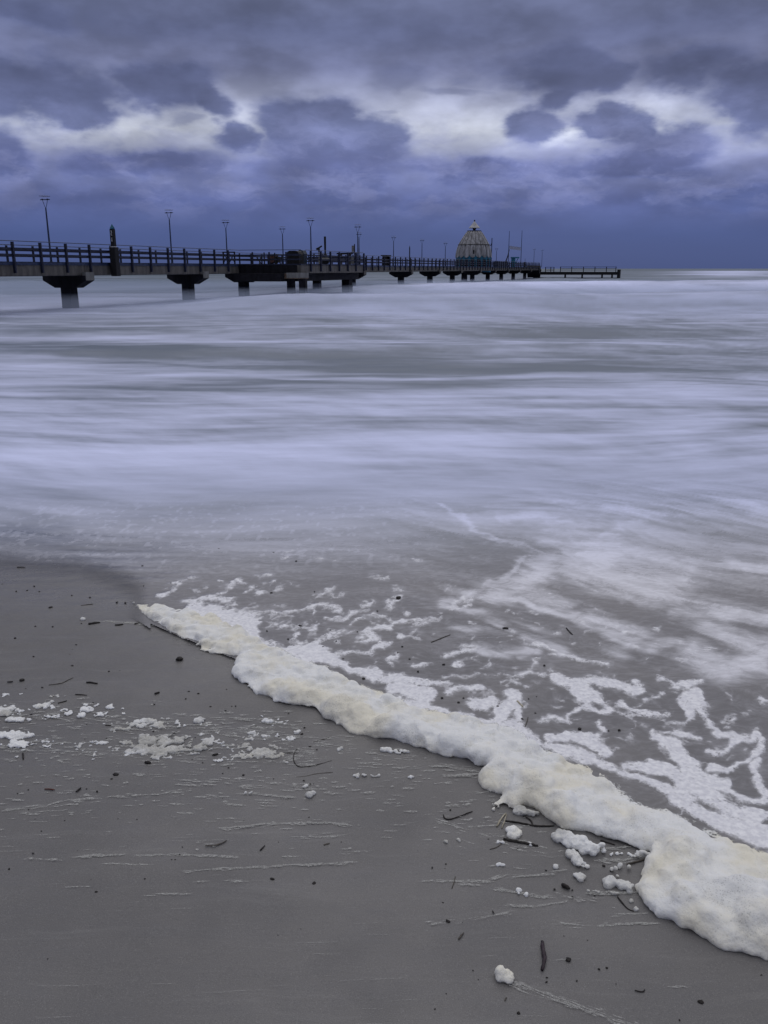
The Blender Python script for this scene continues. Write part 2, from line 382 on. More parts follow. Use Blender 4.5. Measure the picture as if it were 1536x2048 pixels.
# soft clouds of foam blurred by the moving water: (x0,y0,x1,y1,r,strength)
def seg_d(px,py,x0,y0,x1,y1,asp=1.0):
    ex,ey=x1-x0,y1-y0; L=ex*ex+ey*ey+1e-6
    t=np.clip(((px-x0)*ex+(py-y0)*ey)/L,0,1)
    return np.hypot(px-(x0+t*ex),(py-(y0+t*ey))*asp)
def c3(X_,Y_): return 800+X_/2.087,1150+Y_/2.087
def c1(X_,Y_): return 200+X_/2.56,1150+Y_/2.56
def c5(X_,Y_): return 700+X_/1.837,900+Y_/1.837
sel=(PY>1000)&(PY<1960)&(PX>150)&(PX<1800)
sx=PX[sel]; sy=PY[sel]; sX=Xs[sel]; sY=Ys[sel]
jx=15*fbm(sX*11,sY*9,oct=4,seed=101,gain=.6); jy=11*fbm(sX*11+5,sY*9+9,oct=4,seed=111,gain=.6)
rv=1+.55*fbm(sX*7,sY*6,oct=2,seed=161)
fx_=26*fbm(sX*2.5,sY*2,oct=3,seed=131); fy_=14*fbm(sX*2.5+5,sY*2+9,oct=3,seed=141)
soft=[(c5,[(540,530),(640,470),(740,410),(820,400),(960,420)],26,.5),(c5,[(540,530),(640,560),(720,600),(800,615)],12,.5),(c5,[(640,510),(700,540),(740,570)],20,.35),
 (c5,[(840,430),(960,470),(1060,520),(1180,520)],34,.5),(c5,[(860,480),(960,540),(1080,570)],14,.3),(c5,[(1000,380),(1150,420),(1230,450)],16,.25),
 (c5,[(350,220),(430,280),(520,320),(640,350),(720,390)],5,.34),(c5,[(640,400),(580,450),(540,490),(430,525),(360,550)],8,.42),(c5,[(360,560),(420,590),(470,580)],12,.5),
 (c5,[(560,250),(700,260),(860,290),(990,300)],7,.2),(c5,[(700,330),(850,345),(980,345)],8,.28),(c5,[(1180,590),(1300,600),(1420,600),(1536,610)],16,.42),(c5,[(1300,640),(1400,700),(1480,720)],30,.45),
 (c5,[(380,660),(480,640),(600,660),(700,700),(740,730)],18,.40),(c5,[(440,730),(540,745),(630,745)],12,.5),(c5,[(860,640),(960,680),(1040,700),(960,740)],26,.5),(c5,[(1250,740),(1340,790),(1400,810),(1536,740)],34,.6),
 (c5,[(1060,740),(1160,720),(1260,740)],14,.4),(c5,[(930,100),(960,190),(1100,120),(1200,180)],10,.12),(c5,[(880,180),(980,190),(1060,240),(1120,240)],7,.16),
 (c5,[(700,200),(860,170),(960,190)],6,.12),(c5,[(1340,130),(1440,180),(1536,230)],18,.25),(c5,[(1380,420),(1460,450),(1536,440)],16,.3)]
ms=np.zeros_like(sx)
for cf,pts,r,k in soft:
    q=[cf(*a) for a in pts]
    dmin=np.full_like(sx,1e9)
    for a,b in zip(q[:-1],q[1:]): dmin=np.minimum(dmin,seg_d(sx+fx_*.8+jx*.6,sy+fy_*.8+jy*.6,*a,*b,1.25))
    ms=np.maximum(ms,1.5*k*np.exp(-(dmin/(r*1.05))**2)*(1+.55*sw2[sel]))
mm=mist[sel]; mist[sel]=mm+ms*(1-np.clip(mm,0,1)*.45)
# --- sharp lace left on the film: capsules
lace=[(c3,[(10,265),(50,255),(90,272)],10),(c3,[(200,340),(260,305),(300,305)],12),(c3,[(640,330),(590,350),(560,380)],8),(c3,[(520,290),(600,295),(660,320),(760,365),(860,378)],12),
 (c3,[(450,425),(520,400),(590,410)],15),(c3,[(460,440),(510,455)],9),(c3,[(640,420),(690,445),(740,470),(780,500),(850,530)],24),(c3,[(740,440),(830,440),(900,475),(990,488)],18),(c3,[(980,450),(1000,490)],11),
 (c3,[(850,530),(880,560),(840,585),(760,560)],15),(c3,[(760,560),(720,590),(700,610),(600,600)],13),(c3,[(740,470),(760,510)],30),(c3,[(930,530),(980,570),(1050,590),(1110,600)],16),(c3,[(970,610),(1040,645)],7),
 (c3,[(1080,680),(1130,700),(1160,740),(1200,790),(1250,840),(1320,890),(1360,880)],30),(c3,[(1070,660),(1160,665),(1250,680)],14),(c3,[(1110,632),(1190,635),(1220,590),(1190,520),(1240,490)],17),(c3,[(1225,500),(1260,560),(1300,620),(1340,655)],17),(c3,[(1190,520),(1240,500),(1220,600)],26),
 (c3,[(1090,430),(1140,470),(1200,470),(1260,450)],18),(c3,[(1290,740),(1360,745),(1400,690),(1460,690),(1500,670),(1520,700),(1480,740),(1440,790)],17),(c3,[(1440,790),(1370,820),(1300,800)],16),(c3,[(1340,655),(1420,665),(1460,680)],15),
 (c3,[(1200,860),(1300,930),(1400,980),(1500,1000)],34),(c3,[(1480,790),(1500,880),(1536,920)],26),(c3,[(1340,900),(1420,930),(1536,950)],24),(c3,[(1120,820),(1180,880),(1260,900)],34),
 (c3,[(640,690),(700,665),(760,690),(830,720),(880,740)],28),(c3,[(830,630),(850,670),(810,690)],9),(c3,[(950,800),(1050,810),(1150,830)],30),
 (c3,[(310,540),(365,545)],30),(c3,[(400,600),(440,545),(475,510)],26),(c3,[(470,530),(490,600)],20),(c3,[(475,500),(512,550)],8),(c3,[(210,490),(260,470),(330,470)],19),(c3,[(180,420),(280,425),(410,410)],10),(c3,[(340,390),(380,378),(378,352)],8),(c3,[(50,375),(130,360)],8),(c3,[(230,378),(255,375)],13),
 (c3,[(0,430),(80,440),(150,450),(220,460)],18),(c3,[(640,550),(680,545)],7),(c3,[(1020,524),(1035,524)],9),(c3,[(1365,590),(1390,600)],9),(c3,[(890,575),(920,582)],5),(c3,[(1365,628),(1380,630)],6),(c3,[(1500,515),(1536,530)],14),
 (c3,[(200,130),(260,90),(300,110),(210,150)],8),(c3,[(0,190),(100,190),(160,170)],9),(c3,[(130,240),(170,240)],6),(c3,[(70,210),(110,200)],7),(c3,[(1360,470),(1400,540)],5),(c3,[(1450,575),(1465,577)],4),(c3,[(1075,495),(1090,497)],5),
 (c1,[(320,110),(370,75),(400,60)],20),(c1,[(400,60),(440,35),(490,10)],9),(c1,[(590,90),(640,75),(690,40),(720,45)],9),(c1,[(420,140),(500,128),(570,115),(660,130)],11),(c1,[(540,165),(640,165),(690,150)],7),(c1,[(740,160),(800,150)],7),
 (c1,[(600,200),(700,190),(780,190),(900,190),(1000,180),(1100,160),(1160,165),(1230,180)],13),(c1,[(1090,140),(1095,190)],9),(c1,[(780,225),(860,215),(980,202)],8),(c1,[(860,278),(950,245)],4),
 (c1,[(920,280),(1000,270),(1060,285),(1120,270)],9),(c1,[(990,300),(960,330)],11),(c1,[(960,350),(1050,345)],9),(c1,[(1060,310),(1110,305)],6),
 (c1,[(1050,375),(1130,340),(1200,300),(1250,285),(1340,310),(1400,275),(1430,260),(1480,275)],13),(c1,[(1300,340),(1380,320),(1420,360),(1480,360)],12),(c1,[(1180,430),(1280,390),(1380,390),(1440,370)],17),
 (c1,[(800,105),(870,90)],8),(c1,[(870,55),(890,40)],6),(c1,[(905,72),(940,62)],5),(c1,[(470,75),(488,73)],6),(c1,[(520,62),(540,62)],5),(c1,[(740,92),(765,86)],6),(c1,[(980,38),(1010,46)],6),(c1,[(610,28),(640,36)],9),
 (c1,[(1110,110),(1150,90),(1190,65)],8),(c1,[(1180,70),(1200,105),(1240,115)],7),(c1,[(1340,155),(1410,135)],10),(c1,[(1180,225),(1240,222),(1290,190),(1370,185)],11),(c1,[(1280,250),(1370,215),(1400,205),(1480,220)],10),(c1,[(1490,160),(1536,110)],14),(c1,[(1035,234),(1065,232)],7),
 (c1,[(880,145),(940,150)],6),(c1,[(810,8),(880,2)],6),(c1,[(1380,5),(1470,8)],6),(c1,[(1490,240),(1560,235)],9),(c1,[(1195,340),(1215,342)],8),
 (c1,[(1460,530),(1536,510)],26),(c1,[(1470,440),(1530,415)],14),(c1,[(600,260),(700,260),(780,230)],44),(c1,[(700,290),(760,330)],22),
 # tatters behind the roll, seen between the roll and the lace
 (c1,[(480,180),(700,230),(760,290),(820,360),(960,400)],38),(c1,[(960,390),(1100,410),(1250,470),(1400,520)],40),(c3,[(-20,470),(120,500),(80,540)],26),
 (c3,[(0,520),(200,570),(500,640),(620,730)],20),(c3,[(620,720),(800,770),(950,830),(1150,930)],28),(c3,[(1150,930),(1300,1010),(1536,1080),(1700,1180)],40)]
rs=random.Random(5)
for k in range(80):   # loose flecks of foam
    x=rs.uniform(430,1500); y=rs.uniform(1110,1330)+max(0,(x-900))*.35
    a=rs.uniform(3,14); lace.append((lambda a_,b_:(a_,b_),[(x,y),(x+a,y-rs.uniform(-2,3))],rs.uniform(1.3,3.2)*2))
lf=np.full_like(sx,-9.0)
for cf,pts,r in lace:
    sc=2.05 if cf is c3 else (2.25 if cf is c1 else 2.0)
    q=[cf(*a) for a in pts]; rr=r/sc
    x0=min(a[0] for a in q)-rr-28; x1=max(a[0] for a in q)+rr+28; y0=min(a[1] for a in q)-rr-20; y1=max(a[1] for a in q)+rr+20
    s_=np.where((sx>x0)&(sx<x1)&(sy>y0)&(sy<y1))[0]
    if len(s_)==0: continue
    dmin=np.full(len(s_),1e9)
    for a,b in zip(q[:-1],q[1:]): dmin=np.minimum(dmin,seg_d(sx[s_]+jx[s_]*.7,sy[s_]+jy[s_]*.7,*a,*b,1.15))
    lf[s_]=np.maximum(lf[s_],(rr*rv[s_]-dmin))
lacef=np.full(PX.shape,-9.0); 
zone=sstep(sy,1165,1210)*sstep(front(sx)-sy,10,60)*sstep(fbm(sX*2.3,sY*2.3,oct=2,seed=171),-.15,.35)*sstep(sx,330,520)
thread=1.2+2.5*vnoise(sX*3,sY*3,seed=175)-np.abs(fbm(sX*5.5+jx*.012,sY*5.0+jy*.012,oct=3,seed=173))*55
lf=np.maximum(lf,np.where(zone>.02,thread-4*(1-zone),-9))
lf=lf+2.6*fbm(sX*26,sY*22,oct=3,seed=151)+2.6*fbm(sX*60,sY*46,oct=3,seed=155)
lacef[sel]=np.clip(lf,-9,9)
mist[sel]=np.maximum(mist[sel],0)+.20*sstep(lf,-9,3)*(1-np.clip(mist[sel],0,1))
# --- waves
def ridge(y,c,wf,wb): # steeper to shore
    dlt=y-c; return np.where(dlt<0,np.exp(-(dlt/wf)**2),np.exp(-(dlt/wb)**2))
Yw=Ys+ .06*Ys*vnoise(Xs/(.35*Ys+2),lnY*0.7,seed=201)
r_=Xs/Ys
hgt=.16*ridge(Yw,25.5+1.2*r_*4,1.6,4)*(1-.25*sstep(r_,.1,.4))
hgt+=.20*ridge(Yw,35,2.0,6)*(.6+.4*vnoise(Xs*.06,Ys*.02,seed=5))
hgt+=.80*ridge(Yw,67+2*vnoise(Xs*.05,Ys*0,seed=6),5,14)*sstep(r_,-.24,-.09)
big_=sstep(r_,-.22,.12)
hgt+=(1.22*big_)*ridge(Yw,103-8*r_,11,26)*(.93+.10*vnoise(Xs*.05,Ys*.0,seed=7))
hgt+=.55*ridge(Yw,300+40*vnoise(Xs*.006,0*Ys,seed=8),40,60)*sstep(r_,.12,.3)
far=sstep(Ys,25,80)
hgt+=far*.16*fbm(Xs*.07,Ys*.12,oct=4,seed=211)
hgt+=sstep(Ys,9,20)*.035*fbm(Xs*.5,Ys*1.1,oct=3,seed=221)
hgt+=sstep(Ys,3,6)*.006*fbm(Xs*1.2,Ys*2.6,oct=3,seed=231)
fz=(.0022*sstep(lacef,-2,6))+.002*np.clip(mist,0,1)
Zs=Zm+hgt+fz
mist=.5*(mist+np.sqrt(mist**2+.012))
cover=1.08*np.tanh(1.12*mist)
crest=big_*ridge(Yw,101-8*r_,9,9)
cover=np.clip(cover+.15*crest,0,1.2)
depth=sstep(-PY,-1190,-960)
film=front(PX)-PY
ed=film+10*vnoise(Xs*2.2,Ys*2.2,seed=91)
alpha=sstep(ed,0,70)
inroll=sstep(PX,250,300)
alpha=np.maximum(alpha,inroll)
keep=(film>-30)
keep&=(film>-20)|(PX<300)
me,used=grid_mesh('sea',Xs,Ys,Zs,keep)
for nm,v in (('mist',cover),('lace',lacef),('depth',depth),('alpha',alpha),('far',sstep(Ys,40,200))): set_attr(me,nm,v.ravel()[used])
m,n,p,o=material('sea_water'); ob=n.node('ShaderNodeTexCoord').outputs['Object']
mi=n.attr('mist'); la=n.attr('lace'); de=n.attr('depth'); al=n.attr('alpha'); fa=n.attr('far')
f1=n.noise(ob,60,4,.6); f2=n.noise(ob,190,3,.6); vo=n.voro(ob,150); vo2=n.voro(n.v('ADD',ob,n.v('MULTIPLY',n.noise(ob,40,2,.5,True),(.02,.02,0))),62)
thr=n.m('ADD',n.m('ADD',la,.5),n.m('MULTIPLY',n.m('SUBTRACT',f1,.5),5.0)); thr=n.m('ADD',thr,n.m('MULTIPLY',n.m('SUBTRACT',f2,.5),3.0))
# open bubbles eat holes into the thin foam
reg=n.ss(n.noise(ob,11,3,.5),.40,.62)
vo3=n.voro(ob,260)
hole=n.m('MULTIPLY',n.ss(vo2,.40,.18),n.m('MULTIPLY',n.ss(thr,14,1.0),n.m('ADD',.25,n.m('MULTIPLY',reg,.75)))); hole2=n.m('MULTIPLY',n.ss(vo,.48,.20),n.m('MULTIPLY',n.ss(thr,9.0,.5),n.m('ADD',.3,n.m('MULTIPLY',reg,.7))))
hh=n.m('SUBTRACT',1,n.m('MAXIMUM',hole,hole2))
lm=n.m('MULTIPLY',n.m('MAXIMUM',n.ss(thr,.6,5.0),n.m('MULTIPLY',n.ss(thr,-1.2,2.0),n.m('ADD',.42,n.m('MULTIPLY',reg,.25)))),hh)
wsand=n.mix(n.ss(n.noise(ob,2.2,4,.5),.35,.7),(.104,.101,.108,1),(.126,.121,.124,1))
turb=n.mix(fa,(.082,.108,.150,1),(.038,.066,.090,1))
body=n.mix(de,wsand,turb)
foamc=n.mix(n.m('MAXIMUM',fa,de),(.68,.68,.73,1),(.62,.66,.90,1))  # distant foam lavender: bluish dusk light painted into its colour
fw=n.noise(n.v('ADD',n.v('MULTIPLY',ob,(1,1.9,1)),n.v('MULTIPLY',n.noise(ob,5,2,.5,True),(.25,.35,0))),21,5,.68)
fs=n.noise(n.v('ADD',n.v('MULTIPLY',ob,(.30,1.5,1)),n.v('MULTIPLY',n.noise(n.v('MULTIPLY',ob,(.1,.3,1)),1.5,2,.5,True),(.8,1.4,0))),1.7,6,.68)
mi=n.m('ADD',mi,n.m('MULTIPLY',n.m('SUBTRACT',fs,.48),n.m('MULTIPLY',n.m('MULTIPLY',de,.36),n.m('SUBTRACT',1,fa))))
mi=n.m('ADD',mi,n.m('MULTIPLY',n.m('SUBTRACT',fw,.47),n.mr(de,0,1,.75,.05)))
mcl=n.m('POWER',n.m('MAXIMUM',n.mr(mi,0.0,1.0,0.0,1.0),.0001),1.45)
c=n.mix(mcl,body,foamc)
lacec=n.mix(n.ss(f1,.35,.7),(.62,.62,.66,1),(.80,.80,.82,1))
c=n.mix(n.m('MULTIPLY',lm,n.mr(thr,0,6,.70,.97)),c,lacec)
basec=c
rg=n.m('ADD',n.m('MULTIPLY',mcl,.30),n.m('ADD',.10,n.m('MULTIPLY',de,.22)))
rg=n.m('MAXIMUM',rg,n.m('MULTIPLY',lm,.8)); 
n.n.remove(p)
rip=n.noise(n.v('MULTIPLY',ob,(1,1.6,1)),7,4,.6)
nrm=(n.bump(n.m('MULTIPLY',rip,n.m('SUBTRACT',1,de)),.10,.03,n.bump(n.m('ADD',n.m('MULTIPLY',lm,1.0),n.m('MULTIPLY',f2,n.m('MULTIPLY',lm,1.0))),.35,.002)))
df=n.node('ShaderNodeBsdfDiffuse'); n.put(df.inputs['Color'],basec); n.put(df.inputs['Normal'],nrm)
gs=n.node('ShaderNodeBsdfGlossy'); gs.inputs['Color'].default_value=(1,1,1,1); n.put(gs.inputs['Roughness'],rg); n.put(gs.inputs['Normal'],nrm)
fr_=n.node('ShaderNodeFresnel'); fr_.inputs['IOR'].default_value=1.33; n.put(fr_.inputs['Normal'],nrm)
# a rough sea never mirrors fully at grazing angles: its facets tilt and shadow each other
lim=n.m('SUBTRACT',.40,n.m('ADD',n.m('MULTIPLY',de,.28),n.m('MULTIPLY',fa,.02)))
fac=n.m('MULTIPLY',n.m('MINIMUM',fr_.outputs[0],lim),n.m('SUBTRACT',1,n.m('MULTIPLY',n.m('MAXIMUM',lm,mcl),.75)))
p=n.node('ShaderNodeMixShader'); n.put(p.inputs[0],fac); n.l.new(df.outputs[0],p.inputs[1]); n.l.new(gs.outputs[0],p.inputs[2])
tr=n.node('ShaderNodeBsdfTransparent'); mxs=n.node('ShaderNodeMixShader')
n.put(mxs.inputs[0],n.m('MAXIMUM',al,lm)); n.l.new(tr.outputs[0],mxs.inputs[1]); n.l.new(p.outputs[0],mxs.inputs[2]); n.l.new(mxs.outputs[0],o.inputs[0])
tag(link('sea',me,m),kind='structure')
# ================================================================ FOAM BANK
def foam_mat(name,warm):
    m,n,p,o=material(name); ob=n.node('ShaderNodeTexCoord').outputs['Object']
    a=n.noise(ob,5,4,.55); b=n.noise(ob,38,4,.6); v1=n.voro(ob,300); v2=n.voro(n.v('ADD',ob,n.v('MULTIPLY',n.noise(ob,60,2,.5,True),(.01,.01,.01))),120); e=n.noise(ob,16,4,.6)
    c=n.mix(n.ss(a,.40,.66),(.70,.705,.70,1),warm)
    c=n.mix(n.m('MULTIPLY',n.ss(e,.50,.80),.35),c,(.52,.49,.38,1))
    c=n.mix(n.m('MULTIPLY',n.m('MULTIPLY',n.ss(v2,.30,.12),n.ss(e,.42,.60)),.45),c,(.36,.35,.31,1))
    c=n.mix(n.m('MULTIPLY',n.ss(v1,.34,.10),.25),c,(.42,.42,.40,1))
    pat=n.ss(n.noise(n.v('ADD',ob,(4,4,4)),6.5,3,.5),.54,.68)
    c=n.mix(n.m('MULTIPLY',pat,n.m('ADD',.16,n.m('MULTIPLY',n.ss(n.voro(ob,190),.42,.12),.5))),c,(.27,.27,.27,1))
    n.put(p.inputs['Base Color'],c); p.inputs['Roughness'].default_value=.75; p.inputs['Specular IOR Level'].default_value=.2
    p.inputs['Subsurface Weight'].default_value=.35; p.inputs['Subsurface Radius'].default_value=(1,.95,.85); p.inputs['Subsurface Scale'].default_value=.012
    n.put(p.inputs['Normal'],n.bump(v1,.35,.0012,n.bump(n.m('ADD',b,n.m('MULTIPLY',v2,.6)),.34,.005)))
    return m
FOAM=foam_mat('sea_foam',(.69,.66,.56,1)); FOAM2=foam_mat('dried_foam',(.38,.375,.35,1))
ICO=None
def ico():
    global ICO
    if ICO is None:
        bm=bmesh.new(); bmesh.ops.create_icosphere(bm,subdivisions=2,radius=1); bm.verts.ensure_lookup_table()
        ICO=(np.array([v.co[:] for v in bm.verts]),np.array([[v.index for v in f.verts] for f in bm.faces])); bm.free()
    return ICO
def blob_mesh(name,ell,voxel,smooth_it=4,disp=((22,.006),(60,.0025)),seed=0,sub=False):
    """ell rows: x,y,z,rx,ry,rz  -> one continuous remeshed surface"""
    v,f=ico(); n=len(ell); e=np.asarray(ell,float)
    co=(v[None]*e[:,None,3:6]+e[:,None,:3]).reshape(-1,3); fa=(f[None]+(np.arange(n)*len(v))[:,None,None]).reshape(-1,3)
    me=bpy.data.meshes.new(name+'_src'); me.vertices.add(len(co)); me.vertices.foreach_set('co',co.ravel().astype(np.float32))
    me.loops.add(fa.size); me.loops.foreach_set('vertex_index',fa.ravel().astype(np.int32)); me.polygons.add(len(fa)); me.polygons.foreach_set('loop_start',np.arange(0,fa.size,3,dtype=np.int32)); me.update(calc_edges=True)
    o=bpy.data.objects.new(name,me); C.objects.link(o)
    r=o.modifiers.new('r','REMESH'); r.mode='VOXEL'; r.voxel_size=voxel
    s=o.modifiers.new('s','SMOOTH'); s.factor=.5; s.iterations=smooth_it
    dg=bpy.context.evaluated_depsgraph_get(); m2=bpy.data.meshes.new_from_object(o.evaluated_get(dg)); bpy.data.objects.remove(o); bpy.data.meshes.remove(me)
    N_=len(m2.vertices); co=np.empty(N_*3,np.float32); m2.vertices.foreach_get('co',co); no=np.empty(N_*3,np.float32); m2.vertices.foreach_get('normal',no)
    co=co.reshape(-1,3).astype(float); no=no.reshape(-1,3); dd=0
    for i,(k,a) in enumerate(disp):
        q=vnoise(co[:,0]*k,co[:,1]*k,co[:,2]*k,seed=seed+i*9)+.5*vnoise(co[:,0]*k*2.1,co[:,1]*k*2.1,co[:,2]*k*2.1,seed=seed+i*9+1)
        dd=dd+a*(.45-np.abs(q)*1.5 if i%2==0 else q)
    co=co+no*np.asarray(dd)[:,None]
    m2.vertices.foreach_set('co',co.ravel().astype(np.float32)); m2.update(); m2.shade_smooth(); m2.name=name
    m2.materials.clear()
    return m2
Lpx=[(262,1199),(270,1212),(284,1228),(298,1243),(318,1252),(334,1262),(358,1277),(385,1286),(398,1294),(402,1303),(425,1309),(455,1313),(474,1316),(468,1330),(463,1345),(470,1358),(488,1370),(510,1388),(528,1390),(545,1398),(548,1408),(570,1412),(600,1414),(625,1420),(650,1440),(680,1452),(700,1466),(735,1474),(760,1483),(790,1482),(820,1490),(850,1500),(880,1512),(920,1518),(950,1530),(972,1535),(975,1545),(958,1556),(955,1568),(968,1580),(990,1586),(1004,1592),(985,1608),(975,1618),(992,1622),(1010,1612),(1024,1622),(1050,1610),(1078,1626),(1098,1640),(1112,1655),(1125,1662),(1150,1660),(1180,1672),(1215,1684),(1250,1692),(1285,1702),(1305,1706),(1290,1730),(1278,1752),(1272,1775),(1282,1800),(1296,1822),(1320,1838),(1350,1853),(1385,1866),(1420,1884),(1432,1898),(1460,1904),(1500,1914),(1560,1924),(1640,1945),(1760,1990)]
Upx=[(270,1196),(300,1197),(345,1203),(400,1210),(440,1220),(490,1240),(520,1262),(560,1285),(610,1304),(650,1318),(690,1340),(740,1360),(800,1382),(860,1402),(920,1415),(980,1428),(1040,1446),(1080,1468),(1110,1488),(1150,1508),(1200,1525),(1240,1550),(1270,1585),(1310,1602),(1370,1612),(1420,1640),(1480,1664),(1540,1686),(1620,1720),(1740,1780)]
def w_(pts,off=0): 
    a=np.array(pts,float); x,y,z=px2w(a[:,0],a[:,1],ground,off); return np.stack([x,y],1)
L=w_(Lpx); U_=w_(Upx,.035)
poly=np.concatenate([L,U_[::-1]])
def inside(px,py,poly):
    c=np.zeros(px.shape,bool); n=len(poly); j=n-1
    for i in range(n):
        xi,yi=poly[i]; xj,yj=poly[j]
        c^=((yi>py)!=(yj>py))&(px<(xj-xi)*(py-yi)/(yj-yi+1e-12)+xi); j=i
    return c
def pdist(x,y,line):
    d=np.full(x.shape,1e9)
    for a,b in zip(line[:-1],line[1:]): d=np.minimum(d,seg_d(x,y,*a,*b))
    return d
st=.013
xs,ys=np.meshgrid(np.arange(poly[:,0].min(),poly[:,0].max(),st),np.arange(poly[:,1].min(),poly[:,1].max(),st))
xs=xs+rng.uniform(-.5,.5,xs.shape)*st; ys=ys+rng.uniform(-.5,.5,ys.shape)*st
k=inside(xs,ys,poly); x=xs[k]; y=ys[k]; dL=pdist(x,y,L); dU=pdist(x,y,U_)
tt=dL/(dL+dU+1e-6)
hm=np.interp(x,[-.9,-.6,-.2,.1,.5,.9,1.4],[.026,.042,.056,.064,.070,.078,.082])
prof=np.sqrt(np.clip(dL/.055,0,1))*np.clip(1.15-1.08*tt**1.2,.06,1)
lumps=.82+.30*fbm(x*9,y*9,oct=2,seed=301)+.12*vnoise(x*26,y*26,seed=303)
pits=1-.30*sstep(vnoise(x*7+2,y*7,seed=305),.35,.8)*sstep(dL,.05,.1)
h=np.clip(hm*prof*lumps*pits,.006,None)
rr=np.clip(np.minimum(dL*.95,dU*1.2+.006),.007,None); rr=np.minimum(rr,.016+.016*rng.random(len(x)))
g0=ground(x,y)
ell=np.stack([x,y,g0+h*.42,rr,rr,h*.60],1)
# cauliflower heads along the advancing edge and on top
kk=(rng.random(len(x))<.16)&(dU>.05); r2=np.clip(np.minimum(dL[kk],.035)*(.6+.5*rng.random(kk.sum())),.009,.03)
ell2=np.stack([x[kk],y[kk],g0[kk]+np.maximum(h[kk]-r2*.62,r2*.5),r2,r2,r2*.8],1)
fm=blob_mesh('foam_bank',np.concatenate([ell,ell2]),.0055,12,((12,.0085),(27,.0024),(60,.0012),(120,.0008)),400)
_n=len(fm.vertices); _c=np.empty(_n*3,np.float32); fm.vertices.foreach_get('co',_c); _c=_c.reshape(-1,3)
set_attr(fm,'fringe',pdist(_c[:,0].astype(float),_c[:,1].astype(float),U_))
BANK=FOAM.copy(); BANK.name='foam_bank'; n=N(BANK.node_tree); ob=n.node('ShaderNodeTexCoord').outputs['Object']
pb=[q for q in n.n if q.type=='BSDF_PRINCIPLED'][0]; fr=n.attr('fringe')
fz_=n.m('ADD',fr,n.m('ADD',n.m('MULTIPLY',n.m('SUBTRACT',n.noise(ob,28,4,.65),.5),.07),n.m('MULTIPLY',n.m('SUBTRACT',n.voro(ob,130),.4),.028)))
n.put(pb.inputs['Alpha'],n.ss(fz_,.004,.030))
tag(link('foam_bank',fm,BANK),'long thick bank of cream white sea foam rolled up along the waterline on the sand',cat='sea foam')
# ---- small lumps of foam lying on the sand (each its own thing)
def clump(name,label,pts,hgt,mat=FOAM2,vox=.003,seed=1,group=None,rk=1,ck=.8):
    """pts: photo px blobs (x,y,rx,ry)"""
    rs=random.Random(seed); ell=[]
    for (x,y,rx,ry) in pts:
        X0,Y0,_=[float(q) for q in px2w(x,y)]; X1=float(px2w(x+rx,y)[0]); Y1=float(px2w(x,y-ry)[1])
        ax=abs(X1-X0); ay=abs(Y1-Y0)
        for _ in range(max(5,int(ax*ay*math.pi/((.009*rk)**2)*ck))):
            a=rs.uniform(0,6.283); q=math.sqrt(rs.random())*.85
            r=rs.uniform(.006,.011)*rk*min(1.4,max(.55,min(ax,ay)/.012)); xx=X0+ax*q*math.cos(a); yy=Y0+ay*q*math.sin(a)
            zz=hgt*math.sqrt(max(0,1-q*q))*rs.uniform(.55,1)
            ell.append((xx,yy,float(ground(xx,yy))+max(zz-r*.6,r*.35),r,r,r*.85))
    me=blob_mesh(name,ell,vox,2,((90,.0018),(200,.0007)),seed*11)
    o=link(name,me,mat); 
    return tag(o,label,'sea foam',group) if label else tag(o,kind='stuff')
def k2(X_,Y_,a,b): return (X_/2.194,1350+Y_/2.194,a/2.194,b/2.194)
def k4(X_,Y_,a,b): return (850+X_/2.239,1500+Y_/2.239,a/2.239,b/2.239)
clump('foam_clump','small round white foam ball with a pale smear trailing away on bare sand',[k4(355,1020,38,24)],.028,FOAM,seed=2)
clump('foam_clump','small white foam ball sitting just above the thick dark stick',[k4(398,376,32,20)],.022,FOAM,seed=3)
clump('foam_clump','largest crumbly yellowish foam lump beside the foam bank',[k4(620,410,48,32),k4(690,430,50,30),k4(740,455,42,20),k4(790,455,30,9)],.03,seed=4)
clump('foam_clump','narrow crumbly foam lump slanting below the largest yellowish lump',[k4(655,470,25,14),k4(675,500,26,22),k4(705,522,26,12)],.018,seed=5)
clump('foam_clump','tiny yellowish foam lump near the broken piece of bark',[k4(690,575,26,14)],.015,seed=6)
clump('foam_clump','branching yellowish foam lump touching the edge of the wide foam lobe',[k4(830,600,30,20),k4(880,612,40,14),k4(925,630,26,12),k4(850,555,14,24),k4(890,530,34,9)],.02,seed=7)
clump('foam_clump','short flat foam lump wedged in the notch of the foam bank',[k4(955,474,24,12),k4(990,482,22,12)],.018,seed=8)
clump('foam_clump','ragged foam tatter hanging over twigs under the foam bank',[k4(420,275,24,14),k4(450,288,34,12),k4(490,292,24,8)],.016,seed=9)
